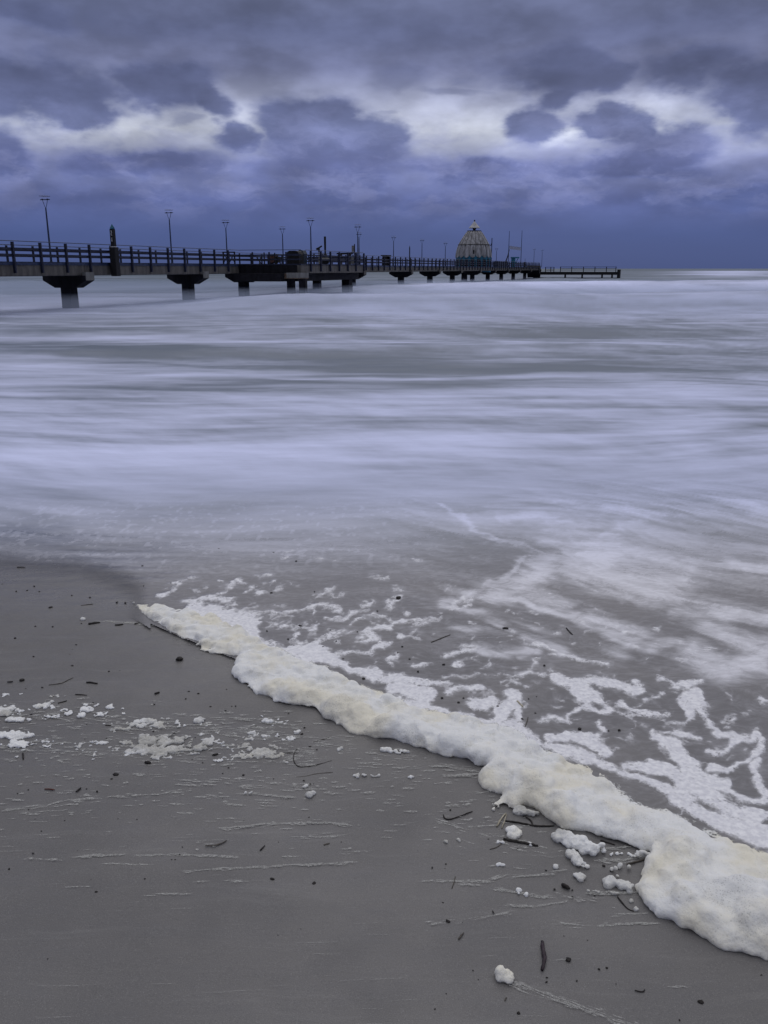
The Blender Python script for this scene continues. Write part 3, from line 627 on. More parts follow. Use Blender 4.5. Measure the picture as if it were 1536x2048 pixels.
scum=[(190,140,46,10),(385,152,36,9),(450,175,18,6),(240,183,40,6),(18,168,25,10),(50,150,20,12),(80,198,64,9),(30,262,60,14),(100,268,60,10),(70,312,36,11),(100,303,40,10),(200,296,26,6),(195,314,36,6),
 (650,290,46,20),(720,300,40,14),(780,290,34,14),(640,330,60,18),(700,345,50,16),(760,330,46,14),(580,340,36,10),(690,368,22,10),(820,332,26,8),(440,298,42,8),(550,300,40,8),(345,315,14,18),(418,352,12,7),(500,240,16,8),(545,240,36,7),
 (640,208,60,10),(600,222,40,8),(690,225,40,8),(880,203,22,10),(915,212,24,5),(910,300,34,12),(880,322,28,12),(1000,318,18,6),(1080,308,24,8),(1150,345,46,16),(1110,358,36,9),(1190,362,36,8),(1040,358,44,6),(960,376,26,6),
 (1110,258,24,9),(1150,268,40,5),(1180,203,30,6),(1220,210,36,4),(800,222,22,5),(505,325,16,4),(240,92,24,5),(1215,322,12,8),(1232,350,30,6),(30,88,24,5),(10,150,14,6),(780,330,50,8)]
rs=random.Random(4)
for (a,b,c_,d_) in list(scum):
    for _ in range(4):
        q=rs.uniform(.15,.6); scum.append((a+rs.gauss(0,c_*1.1),b+rs.gauss(0,d_*1.3),max(6,c_*q),max(3.5,d_*q)))
for cx_,cy_,sx_,sy_,n_ in ((690,320,110,30,26),(50,165,70,18,12),(60,290,80,26,16),(420,160,120,22,14),(640,215,100,12,14),(1100,345,150,18,22),(1000,290,160,26,14),(1200,270,120,30,10)):
    for _ in range(n_): r_x=rs.uniform(6,24); scum.append((cx_+rs.gauss(0,sx_*.6),cy_+rs.gauss(0,sy_*.6),r_x,max(3.5,r_x*rs.uniform(.25,.45))))
clump('foam_scum',None,[k2(*a) for a in scum],.0034,FOAM2,.0026,seed=10,rk=.62,ck=.42)
scum2=[(720,1553,16,3),(770,1502,12,4),(800,1505,22,3),(745,1553,20,2),(400,1443,10,4),(535,1443,12,3),(1150,1712,12,5),(1330,1745,26,3),(1210,1500,1,1),(1060,1690,4,3),(1180,1785,30,3),(1230,1787,14,3),(1045,1790,16,2),(1035,1782,7,2),(1000,1686,12,2),(1240,1710,30,3),(1270,1715,14,3),(1120,1668,6,5),(893,1686,4,3),(917,1682,3,4),(1275,1820,7,4),(1262,1803,5,3),(1110,1733,7,4),(1003,1730,10,3),(165,1240,5,2),(820,1555,10,2),(680,1500,10,3),(620,1590,8,5),(610,1575,12,3),(500,1587,12,2)]
clump('foam_scum',None,scum2,.009,FOAM2,.003,seed=12)
# ---- thin smears of foam left by the wind: short ribbons on the sand, one countless mass
def p2(X_,Y_): return (X_/2.194,1350+Y_/2.194)
def p4(X_,Y_): return (850+X_/2.239,1500+Y_/2.239)
lines=[(p2,[(30,600),(200,580),(310,556),(500,540),(600,535),(840,510)],6,1),(p2,[(345,803),(430,797),(530,793)],5,3),(p2,[(605,797),(800,790),(1040,800)],5,2),(p2,[(440,832),(640,834)],4,1),(p2,[(820,866),(960,858),(1300,838),(1536,828)],6,1.6),
 (p2,[(965,675),(1100,667),(1200,655),(1450,652),(1536,660)],6,2.2),(p2,[(130,808),(240,810)],4,1),(p2,[(1060,520),(1130,522),(1280,535)],5,2.5),(p2,[(1300,710),(1450,712),(1560,705)],8,1),(p2,[(940,188),(1100,195),(1250,212)],8,1.5),
 (p2,[(0,620),(200,600),(400,575)],14,.5),(p2,[(600,970),(830,965)],6,.7),(p2,[(1200,800),(1300,800)],4,.7),(p2,[(860,912),(1060,905)],6,.7),(p2,[(300,935),(400,930)],4,.6),
 (p4,[(320,620),(430,640),(520,655),(570,660)],8,3),(p4,[(370,570),(490,568),(600,555)],8,1.6),(p4,[(370,695),(510,706),(620,686)],6,1.4),(p4,[(0,785),(200,765),(380,740)],14,.7),(p4,[(590,778),(700,786),(1020,782)],7,1.4),
 (p4,[(390,1035),(480,1070),(560,1100),(660,1130),(760,1165),(860,1205),(980,1240)],20,2.4),(p4,[(395,1030),(600,1110),(740,1165)],14,1.6),(p4,[(170,608),(240,608)],5,2),(p4,[(0,590),(50,588),(300,592),(360,570)],7,1.5),(p4,[(1085,1055),(1160,1062)],4,1),
 (p4,[(0,70),(100,75),(240,90)],14,1.6),(p4,[(80,118),(230,112)],8,2),(p4,[(720,640),(860,645),(940,640)],7,3),(p4,[(580,800),(700,800)],6,.5),(p4,[(740,430),(820,440),(900,440)],10,3),(p4,[(780,490),(900,500),(1000,480)],10,3),(p4,[(850,745),(980,738)],5,.7),
 (c1,[(0,236),(100,240),(200,248),(290,255)],5,2.2),(p2,[(780,470),(1000,480),(1200,490),(1500,500)],26,1.2),(p2,[(850,540),(1250,560)],24,.8),(p2,[(0,200),(300,180),(700,240),(1300,230)],60,1.5),(p2,[(0,330),(400,330),(900,350),(1400,350)],50,1.6),(p2,[(900,250),(1536,300)],50,1.4),
 (p4,[(60,330),(300,400),(560,450)],60,1.0),(p4,[(560,640),(860,700)],20,.6)]
V_=[];F_=[]
def ribbon(x,y,ln,wd,ang):
    n=max(3,int(ln/7)); X0=[];b=len(V_)
    for i in range(n+1):
        t=i/n; xx=x+ln*t; yy=y+math.tan(ang)*ln*t+random.uniform(-.5,.5)*min(1,wd)
        ww=wd*math.sin(math.pi*min(.97,max(.03,t)))**.6*random.uniform(.5,1.25)*.5
        V_.append((xx,yy-ww)); V_.append((xx,yy+ww))
        if i: F_.append((b+2*i-2,b+2*i-1,b+2*i+1,b+2*i))
for cf,pts,spread,dens in lines:
    q=[cf(*a) for a in pts]; sp=spread/2.2
    for a,b in zip(q[:-1],q[1:]):
        Ls=math.hypot(b[0]-a[0],b[1]-a[1]); ang=math.atan2(b[1]-a[1],b[0]-a[0])
        for _ in range(max(2,int(Ls*dens/8))):
            t=random.random(); ln=random.uniform(8,38); o_=random.gauss(0,sp*.45)
            ribbon(a[0]+(b[0]-a[0])*t-ln/2,a[1]+(b[1]-a[1])*t+o_,ln,random.uniform(.8,3.4),ang+random.uniform(-.03,.03))
for _ in range(700):
    x=random.uniform(-20,1150); y=random.triangular(1390,1720,1480)+max(0,x-500)*.10
    if y<float(front(x))+60 and x>300: continue
    ribbon(x,y,random.uniform(6,30),random.choice((.8,1.2,1.6,2.4,4)),random.uniform(-.08,.06))
for _ in range(60):
    x=random.uniform(-20,1200); y=random.uniform(1650,2050); ribbon(x,y,random.uniform(20,90),random.uniform(.3,.8),random.uniform(-.07,.0))
va=np.array(V_); a=px2w(va[:,0],va[:,1]); V_=np.stack([a[0],a[1],a[2]+.0022],1).tolist()
me=bpy.data.meshes.new('foam_smear'); me.from_pydata(V_,[],F_); me.update()
m,n,p,o=material('foam_film'); ob=n.node('ShaderNodeTexCoord').outputs['Object']
p.inputs['Base Color'].default_value=(.46,.46,.44,1); p.inputs['Roughness'].default_value=.8
tr=n.node('ShaderNodeBsdfTransparent'); mxs=n.node('ShaderNodeMixShader')
n.put(mxs.inputs[0],n.m('MULTIPLY',n.ss(n.noise(n.v('MULTIPLY',ob,(1,1,1)),130,3,.7),.30,.66),.62)); n.l.new(tr.outputs[0],mxs.inputs[1]); n.l.new(p.outputs[0],mxs.inputs[2]); n.l.new(mxs.outputs[0],o.inputs[0])
tag(link('foam_smear',me,m),kind='stuff')
# ================================================================ PIER
A0=(-21.9,50.5); UX,UY=.3188,.9478; RZ=math.atan2(UY,UX)
def PW(a,p): return A0[0]+UX*a+UY*p, A0[1]+UY*a-UX*p
def solve_a(px,p):
    r=(px-768)*CT/F; x0,y0=PW(0,p); return (r*y0-x0)/(UX-r*UY)
def solve_p(px,a):
    r=(px-768)*CT/F; x0,y0=PW(a,0); return (r*y0-x0)/(UY+r*UX)
def z_at(a,p,py):
    x,y=PW(a,p); dy=(1024-py)/F; return H+y*(-ST+dy*CT)/(CT+dy*ST)
ZD,ZB=2.99,2.155; WD=2.7
m,n,p,o=material('weathered_concrete'); ob=n.node('ShaderNodeTexCoord').outputs['Object']
f=n.noise(n.v('MULTIPLY',ob,(1.6,1,.25)),2.2,5,.65); f2=n.noise(ob,6,5,.6)
c=n.mix(n.ss(f,.35,.65),(.044,.041,.038,1),(.092,.085,.077,1)); c=n.mix(n.m('MULTIPLY',n.ss(f2,.5,.75),.5),c,(.035,.033,.032,1)); n.put(p.inputs['Base Color'],c); p.inputs['Roughness'].default_value=.85; n.put(p.inputs['Normal'],n.bump(f2,.3,.02)); CONC=m
m,n,p,o=material('dark_concrete_spray_fade'); ob=n.node('ShaderNodeTexCoord').outputs['Object']; zz=n.sep(ob)[2]
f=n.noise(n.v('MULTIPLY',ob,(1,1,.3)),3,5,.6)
c=n.mix(n.ss(f,.35,.65),(.004,.004,.006,1),(.009,.009,.013,1)); c=n.mix(n.m('MULTIPLY',n.ss(n.m('ADD',zz,n.m('MULTIPLY',f,.5)),1.25,.2),.85),c,(.13,.13,.16,1)); n.put(p.inputs['Base Color'],c); p.inputs['Roughness'].default_value=.8; p.inputs['Specular IOR Level'].default_value=.15; PILE=m  # paler towards the waterline: blurred spray painted into the pile colour
RUST=simple('rusty_concrete',(.10,.07,.05),.85,.5,3,bump=.3)
CLITE=simple('pale_concrete',(.13,.13,.125),.85,.25,3,bump=.3,streak=True)
WOOD=simple('dark_painted_timber',(.010,.013,.030),.6,.3,5)
STEEL=simple('dark_blue_steel',(.016,.026,.060),.45,.25,5)
BLACK=simple('black_timber',(.005,.005,.007),.7,.3,5,bump=.3)
TEAL=simple('teal_painted_steel',(.014,.10,.16),.5,.45,1.2,streak=True)
DTEAL=simple('dark_teal_plastic',(.006,.016,.030),.5,.3,3)
SHELL=simple('stained_pale_shell',(.19,.19,.20),.6,.5,2.6,streak=True)
WHITE=simple('white_enamel',(.42,.42,.44),.5,.1,8)
GLASSY=simple('pale_banner_cloth',(.22,.24,.34),.6,.1,8)
pier=empty('pier',(A0[0],A0[1],0),RZ)
tag(pier,'long grey concrete pier on dark piles running out from the left into the sea','pier')
AS,AE=-16,203.0; PA,PB=28.6,44.2; PP=6.0
piles=[-21.5,-7.6]+[solve_a(x,-1.4) for x in (134,374,486)]+[49.5,60.5,solve_a(802,-1.4),solve_a(860,-1.4),solve_a(905,-1.4),solve_a(945,-1.4),solve_a(976,-1.4),solve_a(1003,-1.4),solve_a(1027,-1.4),solve_a(1050,-1.4),solve_a(1070,-1.4)]
MB().box(AS,AE,-.02,WD+.02,ZD-.10,ZD).build('deck',WOOD,pier)
sp=[AS]+piles[1:]+[AE]
for a0,a1 in zip(sp[:-1],sp[1:]):
    if a1-a0<.5: continue
    MB().prism([(.0,ZD-.104),(.0,ZB+.06),(.05,ZB),(WD-.05,ZB),(WD,ZB+.06),(WD,ZD-.104)],a0+.025,a1-.025,'x').build('girder',CONC,pier)
MB().box(AS,AE,-.035,-.0,ZD-.20,ZD-.04).build('fascia',STEEL,pier)
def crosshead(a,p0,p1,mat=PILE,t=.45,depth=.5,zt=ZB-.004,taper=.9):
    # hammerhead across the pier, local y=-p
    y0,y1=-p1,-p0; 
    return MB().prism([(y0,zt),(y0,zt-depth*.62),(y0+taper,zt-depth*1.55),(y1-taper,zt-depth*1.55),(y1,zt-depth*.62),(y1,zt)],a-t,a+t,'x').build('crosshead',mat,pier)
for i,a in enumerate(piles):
    ch=crosshead(a,-WD-.35,.30)  # near-black crosshead: shade under the deck put into its colour
    MB().box(a-.40,a+.44,-.34,-.045,ZB-.30,ZB+.22).build('end_block',CLITE if i<5 else CONC,ch)  # paler than the crosshead: daylight on the end face put into colour
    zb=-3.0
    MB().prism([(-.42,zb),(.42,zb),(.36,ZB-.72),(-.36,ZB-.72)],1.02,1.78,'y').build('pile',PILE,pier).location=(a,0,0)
pm=MB().box(-.055,.055,.0,.16,2.34,ZD+1.10).mesh('post_near'); pf=MB().box(-.05,.05,-.05,.06,ZD,ZD+.98).mesh('post_far')
cnt=0; a=1.05-7*2.33
extra=[]
while a<AE:
    if not (PA-.3<a<PB+.5):
        if cnt<60: 
            q=link('railing_post',pm,WOOD,pier); q.location=(a,-.17,0); cnt+=1
        else: extra.append((a,-.17,0))
    a+=2.33
a=1.3-7*2.33; k=0
while a<AE:
    if k<30: q=link('railing_post',pf,WOOD,pier); q.location=(a,WD-.06,0); k+=1
    else: extra.append((a,WD-.06,1))
    a+=2.33
mb=MB()
for a,y,t in extra:
    if t: mb.box(a-.05,a+.05,y-.05,y+.06,ZD,ZD+.98)
    else: mb.box(a-.055,a+.055,y,y+.16,2.34,ZD+1.10)
tag(mb.build('railing_post',WOOD,pier),kind='stuff')
for (y,s,segs) in ((-.05,0,((AS,PA),(PB,AE))),(WD-.04,1,((AS,AE),))):
    for a0,a1 in segs:
        MB().tube([(a0,y-.05,ZD+(1.15,1.02)[s]),((a0+a1)/2,y-.05,ZD+(1.15,1.02)[s]),(a1,y-.05,ZD+(1.15,1.02)[s])],.024,6).build('handrail',STEEL,pier)
        for z in (.72,.37): MB().box(a0,a1,y-.02,y+.02,ZD+z-.065,ZD+z+.065).build('rail_board',WOOD,pier)
# bulging boat platform on the near side
MB().box(PA,PB,-PP,-.04,ZD-.10,ZD+.003).build('platform_deck',WOOD,pier)
MB().box(PA+.02,PB-.02,-PP+.05,-PP+.35,ZB+.05,ZD-.104).build('platform_beam',CONC,pier)
MB().box(PA+.02,PA+.3,-PP+.36,-.06,ZB+.05,ZD-.104).build('platform_beam',PILE,pier)  # landward face darker than the front beam: its shade painted in
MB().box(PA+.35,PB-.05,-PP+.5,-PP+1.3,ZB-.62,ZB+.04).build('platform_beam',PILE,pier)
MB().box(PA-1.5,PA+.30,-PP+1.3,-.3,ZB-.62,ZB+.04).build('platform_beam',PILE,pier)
pc=MB().box(PA-.6,PA+1.2,-PP-.12,-2.9,ZB-.40,ZB+.04).build('pile_cap',RUST,pier)
MB().box(PA-.62,PA+1.22,-PP-.15,-PP+1.1,ZB-.34,ZB+.10).build('end_block',CLITE,pc)
for px in (583,607):
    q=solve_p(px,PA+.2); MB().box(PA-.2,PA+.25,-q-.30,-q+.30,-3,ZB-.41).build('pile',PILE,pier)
for px,pp in ((694,5.0),):
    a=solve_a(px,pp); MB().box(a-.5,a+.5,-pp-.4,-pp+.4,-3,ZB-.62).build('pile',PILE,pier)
nx=solve_a(621,PP); a=nx
while a<PB+.3: q=link('railing_post',pm,WOOD,pier); q.location=(a,-PP-.14,0); a+=2.27
for pq in (1.4,3.0,4.6): q=link('railing_post',pf,WOOD,pier); q.location=(PA+.06,-pq,0)
for (x0,y0,x1,y1) in ((PA+1.0,-PP,PB,-PP),(PA+.06,-PP,PA+.06,0),(PB,-PP,PB,0)):
    MB().tube([(x0,y0,ZD+1.15),((x0+x1)/2,(y0+y1)/2,ZD+1.15),(x1,y1,ZD+1.15)],.024,6).build('handrail',STEEL,pier)
    for z in (.72,.37):
        if x0==x1: MB().box(x0-.02,x0+.02,min(y0,y1),max(y0,y1),ZD+z-.06,ZD+z+.06).build('rail_board',WOOD,pier)
        else: MB().box(x0,x1,y0-.02,y0+.02,ZD+z-.06,ZD+z+.06).build('rail_board',WOOD,pier)
# head of the pier
MB().prism([(0,2.0),(.2,2.9),(.9,3.35),(2.3,3.35),(3.0,2.6),(3.2,1.2),(2.4,.2),(1.6,1.2),(.6,1.4)],-WD-.2,.6,'y').build('stair_housing',BLACK,pier).location=(AE-2.4,WD,0)
# lower landing stage across the pier end
land=empty('landing_stage',(*PW(AE+1,0),0),RZ); tag(land,'low dark landing stage with rails stretching right from the pier end','landing stage')
LP=solve_p(1238,AE+3)
MB().box(.5,3.2,-LP,1.5,.95,1.72).build('deck',BLACK,land)
MB().box(.8,2.9,-LP+.4,1.5,.02,.22).build('lower_beam',BLACK,land)
for px in (1131,1165,1205,1225): 
    q=solve_p(px,AE+1.8); MB().box(.9,1.3,-q-.22,-q+.22,-2,.94).build('pile',BLACK,land)
MB().box(.3,3.4,-LP-.45,-LP+.30,-1.5,2.35).build('fender_pile',BLACK,land)
prev=None
for px in (1121,1143.5,1167,1190,1213,1232):
    q=solve_p(px,AE+1.6); MB().box(.5,.66,-q-.1,-q+.1,1.68,3.1).build('railing_post',BLACK,land)
    last=q
    if prev is None: first=q
    prev=q
for z in (3.02,2.62,2.2): MB().box(.55,.62,-last,-first,z-.05,z+.05).build('rail',STEEL,land)
q0=solve_p(1091,AE+1.6); q1=solve_p(1108,AE+1.6)
for q in (q0,(q0+q1)/2+.3,q1): MB().box(.5,.66,-q-.1,-q+.1,1.68,3.0).build('railing_post',BLACK,land)
for z in (2.95,2.45,2.1): MB().box(.55,.62,-q1,-q0,z-.05,z+.05).build('rail',STEEL,land)
# ---------------------------------------------------------------- things on the pier
def on_pier(name,label,cat,a,p,group=None,z=ZD):
    x,y=PW(a,p); e=empty(name,(x,y,z),RZ); return tag(e,label,cat,group)
def lamp(label,px,py_top,p,arms=True,second=None):
    a=solve_a(px,p); h=z_at(a,p,py_top)-ZD
    t=on_pier('street_lamp',label,'street lamp',a,p,'lamp posts along the pier')
    # the head faces the walker: bar across the pier
    MB().tube([(0,0,0),(0,0,1.3),(0,0,h-.62)],[.065,.06,.045],8).build('mast',STEEL,t)
    MB().lathe([(.11,0),(.11,.05),(.075,.07),(.075,.5)],10).build('base',STEEL,t)
    for s in (-1,1): MB().tube([(0,0,h-.64),(0,s*.10,h-.42),(0,s*.20,h-.10)],.018,6).build('arm',STEEL,t)
    MB().tube([(0,-.37,h-.1),(0,0,h-.1),(0,.37,h-.1)],.028,6).build('cross_bar',BLACK,t)
    for s in (-1,1): MB().lathe([(.05,h-.085),(.06,h-.06),(.02,h-.04)],8,(0,s*.2)).build('lamp_head',BLACK,t)
    MB().lathe([(.33,h+.10),(.36,h+.115),(.30,h+.125)],20).build('reflector',GLASSY,t)
    return t
lamp('tallest looking lamp post, at the far left end of the visible pier',104,396,-2.4)
lamp('lamp post on the pier right above the second broad pile',345,423,-2.4)
lamp('lamp post next in line to the left of the dark beam clutter on the rail',455.5,443,-2.4)
lamp('lamp post standing just left of the black rounded bin',567,456,-2.4)
lamp('lamp post on the near edge of the platform, right of the black bin',623,439,5.6)
lamp('lamp post at the far corner of the platform beside the small sign',716,452,5.4)
lamp('lamp post seen half hidden behind the one at the platform corner',718.5,467,-2.4)
lamp('lamp post beyond the flat topped bench, first after the platform',787,474,-2.4)
lamp('lamp post directly right of the thin black marker stake',843.5,480,-2.4)
lamp('lamp post just left of the domed gondola',890,486,-2.4)
lamp('short teal lamp post just right of the domed gondola',992,497,-2.4)
lamp('left one of the two faint lamp posts near the pier end',1067,498,-2.4)
lamp('last lamp post, standing right at the pier end',1083,500,-2.4)
# tall square guide post with white marks
a=solve_a(231,.45); x,y=PW(a,.45); t=tag(empty('marker_post',(x,y,2.1),RZ),'tall black square post with pointed cap and small white marks beside the railing','post')
hz=z_at(a,.45,448)-2.1
MB().box(-.13,.13,-.13,.13,1.9,hz-.32).build('shaft',BLACK,t)
MB().box(-.22,.22,-.22,.22,.0,1.88).build('base',BLACK,t)
MB().box(-.15,.15,-.15,.15,1.86,1.93).build('collar',WHITE,t)
MB().lathe([(.185,hz-.32),(.19,hz-.25),(.01,hz)],4).build('cap',TEAL,t)
def glyph(polys,nm):
    mb=MB()
    for (y0,z0,y1,z1) in polys: mb.box(-.14,-.131,y0,y1,z0,z1)
    mb.build(nm,WHITE,t)
zt=hz-.45
glyph([(-.05,zt-.02,.05,zt+.02),(-.05,zt-.13,-.02,zt),(-.05,zt-.15,.05,zt-.11),(.02,zt-.27,.05,zt-.13),(-.05,zt-.28,.05,zt-.24)],'white_mark')
glyph([(-.02,zt-.62,.02,zt-.42),(-.04,zt-.66,.04,zt-.61)],'white_mark')
# second dark post on the platform
a=solve_a(651,4.6); t=on_pier('signal_column','slim black column tapering down to the platform rail above a round white rimmed drum','column',a,4.6); hz=z_at(a,4.6,473)-ZD
MB().tube([(0,0,.9),(0,0,1.5),(0,0,hz)],[.07,.10,.11],8).build('shaft',BLACK,t)
MB().lathe([(.12,.0),(.34,.06),(.36,.35),(.30,.42)],16).build('drum',BLACK,t)
MB().lathe([(.37,.42),(.40,.46),(.36,.56),(.2,.60)],16).build('drum_rim',CLITE,t)
MB().lathe([(.2,.60),(.22,.8),(.12,.95)],12).build('neck',BLACK,t)
# coin telescope
a=solve_a(638.5,5.0); t=on_pier('viewing_telescope','dark coin telescope on a pale stand pointing up to the right over the rail','telescope',a,5.0); zt=z_at(a,5.0,497)-ZD
MB().tube([(0,0,0),(0,0,.6),(0,0,zt-.25)],[.09,.06,.05],8).build('stand',CLITE,t)
MB().lathe([(.06,zt-.3),(.12,zt-.15),(.10,zt)],8).build('head',BLACK,t)
MB().tube([(0,.24,zt-.06),(0,0,zt+.05),(0,-.30,zt+.22)],[.10,.08,.07],8).build('barrel',BLACK,t)
# black bin
a=solve_a(590.5,4.2); t=on_pier('refuse_bin','big black rounded bin with pale seams standing on the platform deck','bin',a,4.2); hz=z_at(a,4.2,501.5)-ZD
prof=[(-.62,0),(-.62,hz*.72),(-.5,hz*.92),(-.3,hz),(.3,hz),(.5,hz*.92),(.62,hz*.72),(.62,0)]
MB().prism(prof,-.5,.5,'x').build('body',BLACK,t)
for z in (.38,.82): MB().box(-.508,-.50,-.6,.6,z,z+.035).build('seam',STEEL,t)
a2=solve_a(604,3.4); t=on_pier('covered_seat','small dark teal hooded seat close to the right of the black bin','seat',a2,3.4)
MB().prism([(-.35,0),(-.4,.9),(-.25,1.22),(.1,1.25),(.2,1.1),(-.15,1.0),(-.2,.5),(.35,.45),(.35,0)],-.4,.4,'x').build('shell',DTEAL,t); MB().box(-.36,.36,-.19,.3,.452,.50).build('cushion',BLACK,t)
# clutter of beams
a=solve_a(532,-1.0); t=on_pier('beam_stack','tangled dark heap of timbers and a rusty drum behind the rail left of the bin','timber heap',a,-1.0)
rs=random.Random(3)
for i,(x,w,h0,h1) in enumerate([(-1.2,.5,.15,.62),(-.5,.35,.0,.85),(-.9,.9,.5,.72)]): MB().box(-.3,.3,x-w/2,x+w/2,h0,h1).build('timber',BLACK,t)
for k in range(7):
    y=rs.uniform(-1.5,1.5); MB().tube([(rs.uniform(-.4,.4),y,.02),(rs.uniform(-.4,.4),y+rs.uniform(-.5,.5),rs.uniform(.5,1.0))],.06,5).build('pole',BLACK,t)
b=MB().lathe([(.36,-.4),(.40,-.38),(.40,.38),(.36,.4)],16).build('drum',simple('rusty_drum',(.05,.022,.018),.7,.5,5),t); b.rotation_euler=(0,R(90),0); b.location=(0,-.8,.5)
# gate lattice left
a=solve_a(459,-.6); t=on_pier('barrier','dark crossed timber barrier on the deck below the third lamp post','barrier',a,-.6)
for s in (-.55,.0,.55): MB().box(-.05,.05,s-.05,s+.05,0,1.0).build('upright',BLACK,t)
for s in (-.55,0.0): MB().tube([(0,s,.1),(.02,s+.55,.9)],.035,5).build('brace',BLACK,t); MB().tube([(.04,s+.55,.1),(.06,s,.9)],.035,5).build('brace',BLACK,t)
MB().box(-.06,.06,-.6,.6,.92,1.02).build('top_bar',BLACK,t)
# dark hanging stair left of the platform
a=solve_a(530,.5); t=tag(empty('boarding_stair',(*PW(a,.5),0),RZ),'black steel boarding stair hanging against the pier side before the platform','stair')
MB().prism([(-1.6,ZD-.1),(-1.6,ZD-.5),(1.0,ZB-.62),(2.6,ZB-.62),(2.6,ZD-.1)],-.7,-.05,'y').build('stringer',BLACK,t)
for i in range(5): MB().box(-1.2+i*.55,-.8+i*.55,-.70-.02,.0,ZD-.45-i*.19,ZD-.40-i*.19).build('tread',STEEL,t)
for i in range(2): MB().box(-1.5+i*2.2,-1.4+i*2.2,-.72,-.64,ZD-.3,ZD+1.0).build('upright',BLACK,t)
# picnic table / bench
a=solve_a(690,4.0); t=on_pier('long_table','long dark high table behind the platform rail left of the small sign','table',a,4.0)
MB().box(-.4,.4,-.75,.75,1.02,1.16).build('table_top',BLACK,t)
for s in (-.5,.5): MB().box(-.3,.3,s-.1,s+.1,0,1.02).build('leg',BLACK,t)
a=solve_a(772,-1.3); t=on_pier('flat_shelter_bench','flat topped dark bench with short uprights behind the rail after the platform','bench',a,-1.3)
MB().box(-.9,.9,-.45,.45,1.22,1.36).build('top',BLACK,t)
for s in (-.6,.6): MB().box(s-.08,s+.08,-.3,.3,0,1.22).build('leg',BLACK,t)
# small sign
a=solve_a(709.5,5.6); t=on_pier('notice_sign','small pale notice panel on a thin black pole at the platform corner','sign',a,5.6); hz=z_at(a,5.6,488)-ZD
MB().tube([(0,0,-.6),(0,0,1),(0,0,hz)],.05,6).build('pole',BLACK,t); MB().box(-.03,.03,.06,.30,hz-.75,hz-.15).build('panel',CLITE,t); MB().box(-.05,.05,.05,.42,hz-.90,hz-.78).build('bracket',BLACK,t)
MB().box(-.03,.03,.08,.34,.05,.75).build('panel',CLITE,t)
# marker stake beyond
a=solve_a(819,.3); t=tag(empty('marker_stake',(*PW(a,.3),2.2),RZ),'thin black stake with pointed tip rising over the rail between two lamp posts','stake'); hz=z_at(a,.3,491)-2.2
MB().tube([(0,0,0),(0,0,hz*.6),(0,0,hz-.3)],.075,6).build('shaft',BLACK,t); MB().tube([(0,0,hz-.3),(0,0,hz)],[.075,.01],6).build('tip',BLACK,t)
# ---------------------------------------------------------------- diving gondola (domed)
dp=-3.6; a=solve_a(946.5,dp); x,y=PW(a,dp); zc=y*CT; U1=zc/F   # metres per photo pixel there
gon=empty('diving_gondola',(x,y,0),RZ); tag(gon,'domed round diving gondola with fluted grey shell and teal base on the pier','diving gondola')
zz=lambda py: z_at(a,dp,py)
NS=18
body=[(13,462.0),(17,467),(21,473),(25,480),(29,487),(31.5,493),(33.5,500),(34.8,507),(35.4,512)]
def flute(c_,i): return 1+.022*abs(math.cos(c_*NS/2))-.012
mb=MB(); seg=NS*8; v=[];f=[]
prof=[(r*U1,zz(py)) for r,py in body]
for i,(r,z) in enumerate(prof):
    for k in range(seg):
        an=2*math.pi*k/seg; q=abs(math.sin(an*NS/2)); rr=r*(1+.05*q-.02); v.append((rr*math.cos(an),rr*math.sin(an),z))
for k in range(seg):     # scalloped skirt
    an=2*math.pi*k/seg; q=abs(math.sin(an*NS/2)); rr=35.6*U1*(1+.05*q-.02); v.append((rr*math.cos(an),rr*math.sin(an),zz(509.5+6.0*math.sqrt(q))))
nr=len(prof)+1
for i in range(nr-1):
    for k in range(seg): f.append((i*seg+k,i*seg+(k+1)%seg,(i+1)*seg+(k+1)%seg,(i+1)*seg+k))
f.append(tuple(range(seg)))
mb.add(v,f); sh=mb.build('shell',SHELL,gon,True)
for k in range(NS):
    an=2*math.pi*k/NS
    MB().tube([(r*U1*1.0*math.cos(an),r*U1*1.0*math.sin(an),zz(py)) for r,py in body],.026,5).build('rib',CONC,sh)
MB().lathe([(30.2*U1,zz(490.2)),(31.8*U1,zz(490)),(31.8*U1,zz(489)),(30.2*U1,zz(488.8))],48).build('ring',CONC,gon)
MB().lathe([(13*U1,zz(462.5)),(14*U1,zz(462)),(14*U1,zz(461.2)),(12*U1,zz(461))],32).build('top_ring',STEEL,gon)
MB().lathe([(2.2*U1,zz(461.1)),(3.0*U1,zz(459)),(4.0*U1,zz(456.2))],12).build('neck',BLACK,gon)
MB().lathe([(11*U1,zz(456.4)),(11*U1,zz(455.7)),(7*U1,zz(451)),(4*U1,zz(447)),(1*U1,zz(443))],24).build('cone_roof',simple('pale_roof_metal',(.30,.295,.30),.6,.2,2),gon)
MB().lathe([(.3*U1,zz(443.4)),(1.5*U1,zz(442)),(1.6*U1,zz(441)),(.4*U1,zz(439.5))],10).build('finial',BLACK,gon)
ba=MB().lathe([(34.4*U1,1.9),(34.4*U1,zz(511.2))],72,mod=lambda c_,i:1+.02*math.cos(c_*NS)).build('base_wall',TEAL,gon)
for k in range(NS):
    an=2*math.pi*(k+.5)/NS; MB().box(-.35,.35,-.03,.05,2.99,zz(519)).build('window',BLACK,ba).matrix_local=Matrix.Rotation(an-math.pi/2,4,'Z')@Matrix.Translation((0,34.6*U1,0))
